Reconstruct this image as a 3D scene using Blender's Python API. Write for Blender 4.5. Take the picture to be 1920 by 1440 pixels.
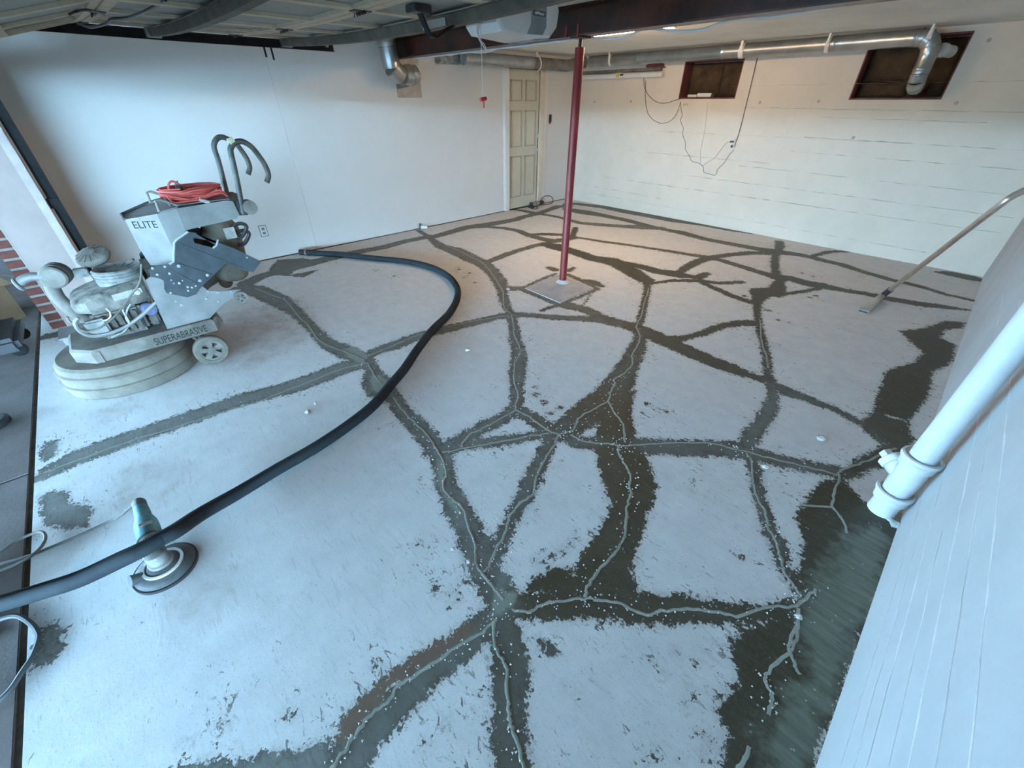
import bpy, bmesh, math, random
import numpy as np
from mathutils import Vector, Matrix
random.seed(7); np.random.seed(7)
C = bpy.context.scene.collection
for o in list(bpy.data.objects): bpy.data.objects.remove(o)
PI = math.pi

# ------------------------------------------------------------------ camera
CAM_H = 1.62                       # metres above the slab
PITCH = math.atan(530/762.0)       # looking down
YAW = math.radians(47.0)           # heading left of the +Y (house depth) axis
FPX = 762.0
cam_d = bpy.data.cameras.new('camera'); cam = bpy.data.objects.new('camera', cam_d); C.objects.link(cam)
cam_d.sensor_width = 36.0; cam_d.lens = FPX/1920*36.0; cam_d.clip_start = 0.02; cam_d.clip_end = 200
cam.location = (0, 0, CAM_H)
cam.rotation_euler = (PI/2-PITCH, 0, YAW)
bpy.context.scene.camera = cam

# ------------------------------------------------------------------ sky, exposure
sc = bpy.context.scene
w = bpy.data.worlds.new('overcast'); sc.world = w; w.use_nodes = True
bg = w.node_tree.nodes['Background']
bg.inputs[0].default_value = (0.40, 0.71, 1.0, 1); bg.inputs[1].default_value = 66.0
sc.view_settings.view_transform = 'Standard'; sc.view_settings.look = 'None'
sc.view_settings.gamma = 1; sc.view_settings.use_curve_mapping = False
sc.view_settings.exposure = 0.34

# ------------------------------------------------------------------ survey: photo pixel + known plane -> room coordinates
_h = Vector((-math.sin(YAW), math.cos(YAW), 0)); _r = Vector((math.cos(YAW), math.sin(YAW), 0))
_f = _h*math.cos(PITCH) - Vector((0, 0, math.sin(PITCH))); _u = _r.cross(_f)
CP = Vector((0, 0, CAM_H))
def _ray(u, v): return _f + _r*((u-960)/FPX) - _u*((v-720)/FPX)
def SX(u, v, x): d = _ray(u, v); return CP + d*((x-CP.x)/d.x)
def SY(u, v, y): d = _ray(u, v); return CP + d*((y-CP.y)/d.y)
def SZ(u, v, z=0.0): d = _ray(u, v); return CP + d*((z-CP.z)/d.z)

# ------------------------------------------------------------------ materials
def nt(name):
    m = bpy.data.materials.new(name); m.use_nodes = True
    t = m.node_tree; b = t.nodes['Principled BSDF']; return m, t, b
def N(t, typ, **k):
    n = t.nodes.new(typ)
    for a, v in k.items():
        if a == 'ins':
            for i, x in v.items(): n.inputs[i].default_value = x
        else: setattr(n, a, v)
    return n
def noise(t, scale, detail=4, rough=.55, vec=None, dist=0.0):
    n = N(t, 'ShaderNodeTexNoise'); n.inputs['Scale'].default_value = scale; n.inputs['Detail'].default_value = detail
    n.inputs['Roughness'].default_value = rough; n.inputs['Distortion'].default_value = dist
    if vec: t.links.new(vec, n.inputs['Vector'])
    return n.outputs['Fac']
def ramp(t, fac, a, b, ca=(0, 0, 0, 1), cb=(1, 1, 1, 1)):
    r = N(t, 'ShaderNodeValToRGB'); r.color_ramp.elements[0].position = a; r.color_ramp.elements[1].position = b
    r.color_ramp.elements[0].color = ca; r.color_ramp.elements[1].color = cb
    t.links.new(fac, r.inputs[0]); return r.outputs[0]
def mix(t, fac, a, b, mode='MIX'):
    n = N(t, 'ShaderNodeMix', data_type='RGBA', blend_type=mode)
    for i, x in ((0, fac), (6, a), (7, b)):
        if isinstance(x, (int, float)): n.inputs[i].default_value = x
        elif isinstance(x, tuple): n.inputs[i].default_value = x if len(x) == 4 else (*x, 1)
        else: t.links.new(x, n.inputs[i])
    return n.outputs[2]
def math_(t, op, a, b=None, clamp=False):
    n = N(t, 'ShaderNodeMath', operation=op, use_clamp=clamp)
    for i, x in ((0, a), (1, b)):
        if x is None: continue
        if isinstance(x, (int, float)): n.inputs[i].default_value = x
        else: t.links.new(x, n.inputs[i])
    return n.outputs[0]
def bump(t, b, h, strength=.3, dist=.01):
    n = N(t, 'ShaderNodeBump'); n.inputs['Strength'].default_value = strength; n.inputs['Distance'].default_value = dist
    t.links.new(h, n.inputs['Height']); t.links.new(n.outputs[0], b.inputs['Normal'])
def coord(t, which='Object'): return N(t, 'ShaderNodeTexCoord').outputs[which]
def plain(name, c1, c2=None, scale=6, rough=.6, metal=0, bumpv=0, bscale=60, lo=.35, hi=.65, spec=.5):
    m, t, b = nt(name); co = coord(t)
    c2 = c2 or tuple(x*.82 for x in c1)
    f = ramp(t, noise(t, scale, 6, .6, co), lo, hi)
    t.links.new(mix(t, f, c2, c1), b.inputs['Base Color'])
    b.inputs['Roughness'].default_value = rough; b.inputs['Metallic'].default_value = metal
    b.inputs['Specular IOR Level'].default_value = spec
    if bumpv: bump(t, b, noise(t, bscale, 4, .6, co), bumpv, .004)
    return m
def glow(name, c, s):
    m, t, b = nt(name); b.inputs['Base Color'].default_value = (*c, 1)
    b.inputs['Emission Color'].default_value = (*c, 1); b.inputs['Emission Strength'].default_value = s; return m

M = {}
M['drywall'] = plain('drywall', (.74, .72, .69), (.71, .69, .66), 2.0, .75, 0, .05, 120)
M['concrete_paint'] = plain('concrete_paint', (.78, .68, .575), (.72, .63, .53), 3.0, .7, 0, .25, 40)
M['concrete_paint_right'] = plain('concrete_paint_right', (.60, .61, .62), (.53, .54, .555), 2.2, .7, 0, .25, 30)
M['seam'] = plain('board_seam', (.40, .355, .29), (.56, .50, .42), 9, .8)
M['ridge'] = plain('paint_ridge', (.80, .81, .82), (.70, .71, .72), 30, .7)
M['ceiling'] = plain('ceiling_board', (.86, .86, .82), (.74, .75, .71), 1.6, .8)
M['white_trim'] = plain('white_trim', (.80, .80, .77), (.74, .73, .70), 5, .45)
M['wood_trim'] = plain('cream_trim', (.74, .66, .53), (.68, .58, .45), 5, .5)
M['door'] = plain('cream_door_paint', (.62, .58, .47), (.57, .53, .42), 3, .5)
M['panel_shade'] = plain('painted_panel_shade', (.46, .42, .33), (.42, .38, .30), 3, .5)  # panel edges coloured darker to stand in for their shade lines
M['metal'] = plain('bright_metal', (.72, .72, .70), (.5, .5, .48), 12, .3, 1)
M['galv'] = plain('galvanised_steel', (.46, .48, .48), (.34, .36, .36), 7, .33, 1, .04, 20)
M['galv_dull'] = plain('dull_galvanised_steel', (.36, .37, .37), (.26, .27, .27), 9, .5, .8)
M['black'] = plain('black_plastic', (.02, .02, .022), (.035, .035, .04), 8, .45)
M['dark_metal'] = plain('dark_metal', (.006, .006, .007), (.014, .014, .015), 10, .6, 0, 0, 60, .35, .65, .2)
M['darkgrey'] = plain('dark_grey', (.07, .075, .08), (.12, .125, .13), 10, .6)
M['white_plastic'] = plain('white_plastic', (.78, .78, .76), (.70, .70, .68), 5, .4)
M['lens_grey'] = plain('grey_lens', (.22, .23, .24), (.19, .2, .21), 5, .3)
M['beam'] = plain('oxide_primer', (.075, .018, .010), (.012, .006, .006), 3.0, .38, .2, .1, 30, .38, .62)
M['post_red'] = plain('red_post_paint', (.29, .022, .024), (.19, .016, .016), 6, .42, 0, .15, 35)
M['pink'] = plain('pink_board', (.36, .275, .25), (.31, .235, .21), 3, .6)
M['jamb_strip'] = plain('pale_pink_strip', (.48, .40, .365), (.38, .31, .28), 6, .6)
M['brick'] = plain('red_brick', (.16, .042, .028), (.09, .027, .02), 14, .85, 0, .4, 60)
M['mortar'] = plain('mortar', (.24, .22, .20), (.19, .175, .16), 20, .9)
M['insul'] = plain('brown_insulation_paper', (.105, .058, .028), (.035, .019, .009), 5, .9, 0, .8, 12)
M['foam'] = plain('pink_foam', (.25, .085, .075), (.15, .04, .035), 9, .85, 0, .5, 25)
M['cable_white'] = plain('white_cable', (.72, .72, .69), (.62, .62, .6), 9, .5)
M['cable_grey'] = plain('grey_cable', (.16, .15, .13), (.10, .10, .09), 9, .6)
M['cord_red'] = plain('red_cord', (.62, .10, .085), (.48, .07, .06), 20, .5)
M['red_plastic'] = plain('red_plastic', (.50, .03, .035), (.40, .02, .025), 9, .45)
M['hose'] = plain('ribbed_hose_rubber', (.014, .018, .022), (.038, .046, .053), 4, .7, 0, 0, 60, .45, .8, .12)
M['teal'] = plain('teal_plastic', (.055, .24, .30), (.16, .32, .37), 18, .5)
M['dusty'] = plain('dusty_alloy', (.36, .36, .34), (.17, .17, .16), 16, .6, .3)
M['mach'] = plain('dusty_silver_paint', (.28, .27, .262), (.19, .182, .175), 5, .5, .15, .1, 50)
M['mach_dirty'] = plain('dirt_caked_paint', (.25, .225, .195), (.12, .105, .088), 6, .85, 0, .3, 40)
M['shroud'] = plain('dirt_caked_rubber', (.215, .19, .155), (.115, .10, .082), 5, .9, 0, .3, 35)
M['bracket'] = plain('slate_zinc_plate', (.034, .043, .051), (.065, .076, .086), 10, .6, .0, .06, 60)
M['bracket_edge'] = plain('pale_cut_edge', (.45, .47, .47), (.36, .38, .38), 20, .5)
M['tank'] = plain('dusty_brown_tank', (.17, .14, .105), (.09, .075, .055), 6, .7)
M['engine'] = plain('dust_covered_engine', (.27, .245, .21), (.022, .022, .021), 12, .75, .1, .5, 60, .3, .6)
M['engine_dark'] = plain('dark_engine', (.03, .03, .03), (.16, .145, .125), 20, .7, .2, .4, 60, .4, .75)
M['filter_blue'] = plain('dusty_blue_filter', (.13, .14, .30), (.22, .23, .36), 25, .7)
M['bar'] = plain('scuffed_grey_bar', (.022, .028, .030), (.11, .11, .095), 14, .5, .2, 0, 60, .3, .75)
M['knob_yellow'] = plain('yellowed_knob', (.66, .62, .42), (.55, .5, .33), 12, .7)
M['sticker'] = plain('dusty_sticker', (.46, .43, .39), (.33, .31, .27), 40, .7)
M['yellow'] = plain('yellow_label', (.72, .55, .04), (.65, .48, .03), 9, .6)
M['wand'] = plain('steel_wand', (.85, .84, .80), (.66, .65, .62), 9, .36, 1)
M['pipe_paint'] = plain('painted_pipe', (.78, .80, .81), (.70, .72, .74), 8, .5, 0, .2, 25)
M['driveway'] = plain('driveway_concrete', (.22, .20, .195), (.16, .14, .135), 3, .95, 0, .3, 60, .35, .65, .1)
M['joint_dark'] = plain('joint_dirt', (.10, .075, .055), (.05, .04, .03), 20, .95)
M['cardboard'] = plain('cardboard', (.24, .15, .085), (.20, .125, .07), 4, .85)
M['panel'] = plain('door_panel_paint', (.30, .29, .25), (.25, .24, .21), 3, .7)
M['panel_rail'] = plain('bare_timber_rail', (.58, .48, .35), (.46, .38, .27), 9, .75)
M['strut'] = plain('dusty_strut', (.13, .108, .08), (.07, .058, .045), 8, .7, 0, 0, 60, .35, .65, .25)
M['filler'] = plain('crack_filler', (.36, .385, .34), (.28, .30, .265), 25, .8, 0, .3, 80)
M['crumb'] = plain('concrete_crumb', (.66, .66, .63), (.5, .5, .47), 40, .9, 0, .5, 90)
M['lettering'] = plain('worn_black_lettering', (.008, .008, .008), (.035, .035, .035), 40, .8, 0, 0, 60, .3, .6)
M['tube_glow'] = glow('warm_tube', (1.0, .68, .40), 260.0)

# ------------------------------------------------------------------ mesh builder
def crom(pts, n=6, closed=False):
    pts = [Vector(p) for p in pts]
    if len(pts) < 3: return pts
    P = ([pts[-1]] + pts + pts[:2]) if closed else ([pts[0]*2-pts[1]] + pts + [pts[-1]*2-pts[-2]])
    out = []
    for i in range(1, len(P)-2):
        p0, p1, p2, p3 = P[i-1], P[i], P[i+1], P[i+2]
        for k in range(n):
            t = k/n
            out.append(.5*((2*p1)+(p2-p0)*t+(2*p0-5*p1+4*p2-p3)*t*t+(3*p1-p0-3*p2+p3)*t**3))
    if not closed: out.append(P[-2])
    return out
def frame(d):
    d = d.normalized(); a = Vector((0, 0, 1)) if abs(d.z) < .9 else Vector((1, 0, 0))
    x = a.cross(d).normalized(); return x, d.cross(x)
class MB:
    def __init__(s): s.v = []; s.f = []
    def add(s, vs, fs):
        k = len(s.v); s.v += [Vector(v) for v in vs]; s.f += [tuple(i+k for i in f) for f in fs]; return s
    def box(s, a, b, bev=0.0, mat=None):
        (x0, y0, z0), (x1, y1, z1) = [min(p, q) for p, q in zip(a, b)], [max(p, q) for p, q in zip(a, b)]
        if bev <= 0:
            vs = [(x, y, z) for z in (z0, z1) for (x, y) in ((x0, y0), (x1, y0), (x1, y1), (x0, y1))]
            fs = [(3, 2, 1, 0), (4, 5, 6, 7), (0, 1, 5, 4), (1, 2, 6, 5), (2, 3, 7, 6), (3, 0, 4, 7)]
        else:
            bm = bmesh.new(); bmesh.ops.create_cube(bm, size=1)
            for v in bm.verts: v.co = Vector(((x0+x1)/2+v.co.x*(x1-x0), (y0+y1)/2+v.co.y*(y1-y0), (z0+z1)/2+v.co.z*(z1-z0)))
            bmesh.ops.bevel(bm, geom=bm.edges[:], offset=bev, segments=2, affect='EDGES')
            bm.verts.index_update(); vs = [v.co.copy() for v in bm.verts]; fs = [tuple(v.index for v in f.verts) for f in bm.faces]; bm.free()
        if mat: vs = [mat @ Vector(v) for v in vs]
        return s.add(vs, fs)
    def prism(s, poly, ext):
        n = len(poly); ext = Vector(ext); a = [Vector(p) for p in poly]
        nrm = Vector((0, 0, 0))
        for i in range(n): nrm += (a[i]-a[0]).cross(a[(i+1) % n]-a[0])
        if nrm.dot(ext) < 0: a = a[::-1]
        vs = a + [p+ext for p in a]
        return s.add(vs, [tuple(range(n))[::-1], tuple(range(n, 2*n))] + [(i, (i+1) % n, (i+1) % n+n, i+n) for i in range(n)])
    def loft(s, rings, cap=True):
        n = len(rings[0]); k = len(s.v)
        for r in rings: s.v += [Vector(p) for p in r]
        for j in range(len(rings)-1):
            for i in range(n): s.f.append((k+j*n+i, k+j*n+(i+1) % n, k+(j+1)*n+(i+1) % n, k+(j+1)*n+i))
        if cap: s.f.append(tuple(k+i for i in range(n))[::-1]); s.f.append(tuple(k+(len(rings)-1)*n+i for i in range(n)))
        return s
    def tube(s, pts, r, n=10, cap=True, closed=False):
        pts = [Vector(p) for p in pts]; m = len(pts); rings = []
        rr = r if callable(r) else (lambda i: r)
        px = None
        for i, p in enumerate(pts):
            if closed: d = pts[(i+1) % m]-pts[i-1]
            else: d = pts[min(i+1, m-1)]-pts[max(i-1, 0)]
            d.normalize()
            if px is None: x, y = frame(d)
            else:
                x = px-d*px.dot(d); x.normalize(); y = d.cross(x)
            px = x
            rings.append([p+(x*math.cos(2*PI*j/n)+y*math.sin(2*PI*j/n))*rr(i) for j in range(n)])
        if closed: rings.append(rings[0]); return s.loft(rings, False)
        return s.loft(rings, cap)
    def cyl(s, a, b, r, n=20, r2=None):
        a, b = Vector(a), Vector(b); r2 = r if r2 is None else r2
        return s.tube([a, b], lambda i: (r, r2)[i], n)
    def lathe(s, o, axis, prof, n=28):
        o, axis = Vector(o), Vector(axis).normalized(); x, y = frame(axis)
        return s.loft([[o+axis*h+(x*math.cos(2*PI*j/n)+y*math.sin(2*PI*j/n))*max(r, 1e-4) for j in range(n)] for r, h in prof])
    def ring(s, o, axis, r0, r1, h, n=36):
        o, axis = Vector(o), Vector(axis).normalized(); x, y = frame(axis)
        def c(r, z): return [o+axis*z+(x*math.cos(2*PI*j/n)+y*math.sin(2*PI*j/n))*r for j in range(n)]
        return s.loft([c(r0, 0), c(r1, 0), c(r1, h), c(r0, h), c(r0, 0)], False)
def wloc(o):
    p = Vector((0, 0, 0))
    while o: p += o.location; o = o.parent
    return p
def build(name, mb, mat, parent=None, origin=None, sharp=35, mats=None):
    me = bpy.data.meshes.new(name)
    if parent: off = wloc(parent)
    elif origin is not None: off = Vector(origin)
    else:
        xs = [v.x for v in mb.v]; ys = [v.y for v in mb.v]; zs = [v.z for v in mb.v]
        off = Vector(((min(xs)+max(xs))/2, (min(ys)+max(ys))/2, min(zs)))
    me.from_pydata([v-off for v in mb.v], [], mb.f)
    bm = bmesh.new(); bm.from_mesh(me); bmesh.ops.recalc_face_normals(bm, faces=bm.faces); bm.to_mesh(me); bm.free()
    me.materials.append(M[mat] if isinstance(mat, str) else mat)
    me.polygons.foreach_set('use_smooth', [True]*len(me.polygons))
    me.set_sharp_from_angle(angle=math.radians(sharp))
    o = bpy.data.objects.new(name, me); C.objects.link(o)
    if parent: o.parent = parent
    else: o.location = off
    return o
def tag(o, label=None, cat=None, group=None, kind=None):
    for k, v in (('label', label), ('category', cat), ('group', group), ('kind', kind)):
        if v: o[k] = v
    return o
def thing(name, label, cat, loc, group=None):
    o = bpy.data.objects.new(name, None); C.objects.link(o); o.location = loc; o.empty_display_size = .1
    return tag(o, label, cat, group)
def struct(name, mb, mat, origin=None):
    return tag(build(name, mb, mat, None, origin), kind='structure')
def text(name, s, size, mat, parent, m4, ext=.0008, sx=1.0):
    cu = bpy.data.curves.new(name, 'FONT'); cu.body = s; cu.size = size; cu.extrude = ext
    cu.align_x = 'CENTER'; cu.align_y = 'CENTER'
    tmp = bpy.data.objects.new(name, cu); C.objects.link(tmp)
    me = bpy.data.meshes.new_from_object(tmp.evaluated_get(bpy.context.evaluated_depsgraph_get()))
    bpy.data.objects.remove(tmp)
    off = wloc(parent)
    for v in me.vertices: v.co = (m4 @ Vector((v.co.x*sx, v.co.y, v.co.z)))-off
    me.materials.clear(); me.materials.append(M[mat])
    o = bpy.data.objects.new(name, me); C.objects.link(o); o.parent = parent; return o
def basis(o, x, y):
    x, y = Vector(x).normalized(), Vector(y).normalized(); z = x.cross(y)
    return Matrix(((x.x, y.x, z.x, o[0]), (x.y, y.y, z.y, o[1]), (x.z, y.z, z.z, o[2]), (0, 0, 0, 1)))
# ================================================================== ROOM SHELL
XL, XR, YB, YF, ZC = -5.75, 0.365, 6.90, -0.83, 2.235
# ---- floor slab with the crack repair stains as surveyed distance fields
def poly_w(pts):                     # photo polyline with band widths -> world points with radii
    out = []
    for i, p in enumerate(pts):
        a = Vector(pts[max(i-1, 0)][:2]); b = Vector(pts[min(i+1, len(pts)-1)][:2]); d = (b-a).normalized()
        n = Vector((-d.y, d.x))*p[2]/2; c = SZ(p[0], p[1])
        e1 = SZ(p[0]+n.x, p[1]+n.y); e2 = SZ(p[0]-n.x, p[1]-n.y)
        # half width measured across the band direction on the slab
        q1 = SZ(*a) if (a-Vector(p[:2])).length > 1 else c; q2 = SZ(*b) if (b-Vector(p[:2])).length > 1 else c
        t = (q2-q1).normalized(); g = e1-e2; g = g-t*g.dot(t)
        out.append((c.x, c.y, max(g.length/2*(.80 if p[1] < 640 else .90), .006)))
    return out
BANDS = [  # (tone 0 grey .. 1 dark and damp, [(u, v, width px)...])
 (.30, [(457,543,26),(478,543,30),(522,563,40),(557,587,28),(586,616,28),(615,645,30),(650,660,36),(682,674,32),(702,697,28),(720,721,42),(740,750,36),(761,779,40),(785,800,42),(806,825,46),(828,862,50),(837,912,48),(862,960,60),(884,997,60),(897,1044,66),(931,1103,75),(945,1135,76)]),
 (.45, [(940,1140,70),(897,1184,66),(875,1200,70),(816,1250,72),(762,1300,84),(703,1347,95),(666,1397,88),(644,1437,85),(600,1500,85),(560,1560,80)]),
 (.55, [(935,1150,80),(950,1200,80),(959,1250,84),(953,1312,80),(956,1375,84),(959,1437,88),(962,1520,88)]),
 (.80, [(950,1135,70),(1030,1135,66),(1100,1135,64),(1160,1136,66),(1220,1142,74),(1300,1143,62),(1380,1152,50),(1440,1150,50),(1500,1140,54)]),
 (.62, [(1055,812,50),(1080,790,58),(1110,770,66),(1140,745,66),(1163,715,60),(1181,680,44),(1194,654,40),(1201,632,30),(1193,615,24)]),
 (.62, [(1192,617,26),(1199,606,20),(1205,584,20),(1210,562,20),(1214,540,18),(1210,525,24)]),
 (.90, [(1210,525,24),(1190,513,28),(1163,496,26),(1146,490,20),(1111,484,15),(1076,472,15),(1038,462,16),(1026,458,12)]),
 (.95, [(1163,493,12),(1187,496,9),(1210,502,13),(1233,509,13),(1262,513,15),(1275,516,14),(1292,518,10),(1309,520,12),(1325,513,13)]),
 (.95, [(1271,514,16),(1286,502,18),(1309,490,16),(1332,483,12),(1365,478,9),(1408,474,9),(1437,475,9),(1455,471,10)]),
 (.85, [(1214,533,8),(1224,531,6),(1262,526,7),(1306,526,8),(1350,531,7),(1391,529,8)]),
 (.95, [(1309,520,12),(1318,531,11),(1344,542,11),(1373,555,10),(1408,567,10)]),
 (1.0, [(1461,453,22),(1463,462,26),(1456,473,18),(1452,490,22),(1455,513,22),(1463,525,26),(1455,545,36),(1428,548,42),(1420,566,26),(1420,589,20),(1423,612,22),(1431,638,22)]),
 (.62, [(1431,638,22),(1437,665,22),(1440,694,22),(1441,711,22)]),
 (.35, [(1445,718,22),(1450,744,28),(1442,770,38),(1426,796,38),(1408,817,46),(1402,836,40)]),
 (.45, [(1055,815,30),(1085,830,28),(1120,830,30),(1160,835,36),(1200,836,36),(1278,840,36),(1330,840,36),(1382,843,36),(1434,856,28),(1486,869,26),(1538,880,26),(1575,887,30)]),
 (.50, [(1404,850,34),(1416,882,30),(1421,921,30),(1434,960,32),(1447,1005,34),(1457,1015,36),(1466,1052,34),(1482,1084,28),(1504,1115,24)]),
 (.72, [(1131,596,16),(1166,607,18),(1192,615,24),(1222,627,28),(1254,642,26),(1292,659,24),(1335,677,24),(1379,694,20),(1420,709,14),(1445,714,14)]),
 (.50, [(1450,722,18),(1481,736,20),(1512,747,15),(1565,768,12),(1601,786,13),(1630,807,14),(1658,833,14)]),
 (.45, [(1131,596,18),(1096,580,18),(1067,572,16),(1044,566,12)]),
 (.85, [(1240,634,18),(1258,636,18),(1286,633,14),(1321,624,16),(1350,612,16),(1379,607,16),(1410,605,16)]),
 (.35, [(784,432,8),(804,444,10),(825,461,16),(854,470,22),(889,487,24),(905,494,26),(922,508,28),(937,527,34),(942,547,26),(943,555,24),(949,573,22),(958,588,22),(962,606,26),(967,638,32),(973,662,34),(971,693,38),(969,726,32),(969,750,32),(967,767,32)]),
 (.50, [(967,767,30),(993,781,26),(1015,796,32),(1041,809,36),(1055,814,36)]),
 (.35, [(965,770,30),(945,783,26),(914,798,30),(884,813,30),(862,827,30),(835,840,30)]),
 (.35, [(1041,815,24),(1026,813,20),(971,822,22),(927,829,24),(884,833,22),(835,842,26)]),
 (.45, [(1041,818,30),(1030,830,32),(1019,856,36),(1003,887,42),(989,919,42),(972,950,36),(957,981,34),(939,1012,40),(918,1060,46)]),
 (.35, [(804,444,9),(761,452,9),(717,464,10),(667,473,11),(615,485,13),(571,496,16),(527,508,14),(492,517,14),(463,531,20)]),
 (.40, [(804,444,10),(813,444,9),(877,426,10),(921,420,10),(965,412,9),(980,407,8),(1010,400,9),(1030,393,8),(1047,387,7),(1063,387,6)]),
 (.40, [(960,392,3),(980,395,5),(1000,399,6),(1017,402,4),(1037,405,5),(1055,409,5),(1087,418,6),(1122,421,7),(1163,424,7),(1204,426,10),(1239,428,7)]),
 (.55, [(1063,383,5),(1079,382,5),(1131,388,7),(1175,397,9),(1222,405,10),(1262,413,9),(1321,421,8),(1364,430,7),(1408,437,4)]),
 (.60, [(1063,392,6),(1073,394,9),(1096,398,11),(1131,404,8),(1175,413,8),(1213,423,8),(1239,429,6),(1277,436,9),(1321,448,8),(1379,459,8),(1423,467,9),(1455,472,12),(1496,477,8),(1525,483,9),(1542,488,8),(1581,497,9),(1620,510,8),(1672,525,8),(1725,537,7),(1777,553,6),(1823,563,5)]),
 (.60, [(1516,482,7),(1535,477,8),(1555,472,7),(1589,471,5)]),
 (.70, [(1079,427,14),(1075,440,14),(1071,447,12)]),
 (.60, [(1071,446,6),(1087,446,4),(1131,453,5),(1169,458,5),(1216,465,5),(1262,472,6),(1297,478,7),(1332,483,8),(1359,490,9),(1388,499,9),(1423,510,10),(1455,519,12)]),
 (1.0, [(1455,519,14),(1481,522,12),(1513,531,13),(1542,536,15),(1581,544,9),(1620,550,9),(1672,561,11),(1725,570,11),(1777,576,9),(1821,582,3)]),
 (1.0, [(1455,553,14),(1472,551,9),(1510,546,8),(1545,538,10)]),
 (.50, [(877,426,6),(913,425,5),(947,428,6),(973,433,8),(993,442,9),(1017,448,9),(1038,452,9),(1060,449,9),(1075,445,10)]),
 (.60, [(993,440,5),(1022,439,6),(1052,440,6),(1072,443,6)]),
 (.45, [(908,494,9),(930,485,11),(950,477,11),(980,467,9),(1005,460,8),(1027,457,10)]),
 (1.0, [(1025,459,10),(1042,462,16),(1062,468,13)]),
 (.30, [(958,590,16),(928,595,14),(884,606,16),(842,616,18),(784,630,18),(746,645,20),(702,660,18),(688,670,18)]),
 (.40, [(960,590,14),(993,591,11),(1037,595,12),(1081,597,13),(1124,599,16),(1157,606,18)]),
 (.25, [(978,541,7),(1008,527,7),(1040,514,7)]), (.35, [(1065,515,7),(1092,527,8),(1117,539,7)]), (.55, [(1082,524,5),(1108,529,14),(1128,536,8)]),
 (.30, [(1122,541,8),(1090,555,8),(1052,570,9)]), (.35, [(942,541,12),(978,541,11),(1012,555,12),(1047,570,13),(1066,576,13)]),
 (.45, [(1110,548,5),(1093,572,6)]), (.50, [(1047,572,10),(1015,582,7)]), (.65, [(1030,502,9),(1040,506,10)]), (.65,[(1066,508,10),(1076,502,8)]),
 (.20, [(690,680,20),(682,683,20),(644,689,28),(603,706,30),(542,727,28),(484,741,26),(440,753,26),(380,775,28),(300,802,30),(220,830,32),(150,855,32),(100,880,28),(78,893,20)]),
 (.95, [(1762,511,5),(1785,514,11),(1820,521,12),(1843,526,8)]),
 (.50, [(60,640,8),(90,630,12),(130,622,16),(160,618,14)]),
]
PATCHES = [
 (.85, [(1115,731),(1194,731),(1186,770),(1192,815),(1206,840),(1222,872),(1233,912),(1228,944),(1216,975),(1203,1012),(1194,1044),(1187,1075),(1200,1103),(1180,1125),(1040,1120),(1020,1100),(1072,1075),(1087,1044),(1106,1012),(1134,975),(1144,944),(1131,912),(1119,872),(1112,840),(1120,800),(1122,790),(1105,790),(1090,780),(1095,760)]),
 (.90, [(975,1110),(995,1085),(1030,1065),(1075,1060),(1080,1090),(1010,1118)]),
 (.45, [(862,1174),(775,1226),(703,1279),(647,1335),(620,1385),(650,1397),(690,1345),(740,1292),(800,1250),(870,1202),(905,1165)]),
 (.25, [(310,1452),(321,1440),(381,1417),(408,1424),(440,1421),(486,1412),(521,1401),(550,1405),(612,1382),(624,1400),(690,1440),(690,1560),(250,1560)]),
 (1.0, [(1538,900),(1507,934),(1489,968),(1505,1010),(1497,1052),(1490,1090),(1495,1120),(1440,1150),(1400,1175),(1366,1196),(1372,1240),(1382,1265),(1360,1302),(1338,1330),(1360,1374),(1350,1440),(1340,1560),(1500,1560),(1530,1440),(1605,1240),(1692,1000),(1660,960),(1620,940),(1580,895)]),
 (1.0, [(1684,620),(1734,615),(1771,601),(1812,604),(1807,615),(1771,620),(1766,634),(1794,647),(1789,679),(1752,698),(1743,744),(1706,790),(1633,771),(1647,730),(1661,693),(1711,679),(1729,661)]),
 (.75, [(1633,771),(1706,790),(1715,830),(1690,880),(1640,880),(1600,900),(1560,890),(1620,850),(1660,830),(1610,790)]),
 (.45, [(507,500),(520,487),(570,484),(590,488),(560,502),(545,515),(600,505),(570,520),(530,517),(500,515)]),
 (.35, [(680,700),(700,695),(725,720),(715,745),(690,745),(678,725)]),
 (.25, [(72,850),(80,828),(108,824),(110,850),(95,860),(80,870)]),
 (.22, [(72,930),(95,920),(130,918),(135,940),(180,955),(165,985),(120,995),(85,985),(70,960)]),
 (.20, [(62,1215),(75,1175),(105,1163),(128,1180),(125,1215),(100,1240),(60,1275)]),
 (.50, [(1000,1195),(1010,1190),(1030,1205),(1040,1215),(1055,1225),(1040,1235),(1015,1225)]),
]
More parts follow.
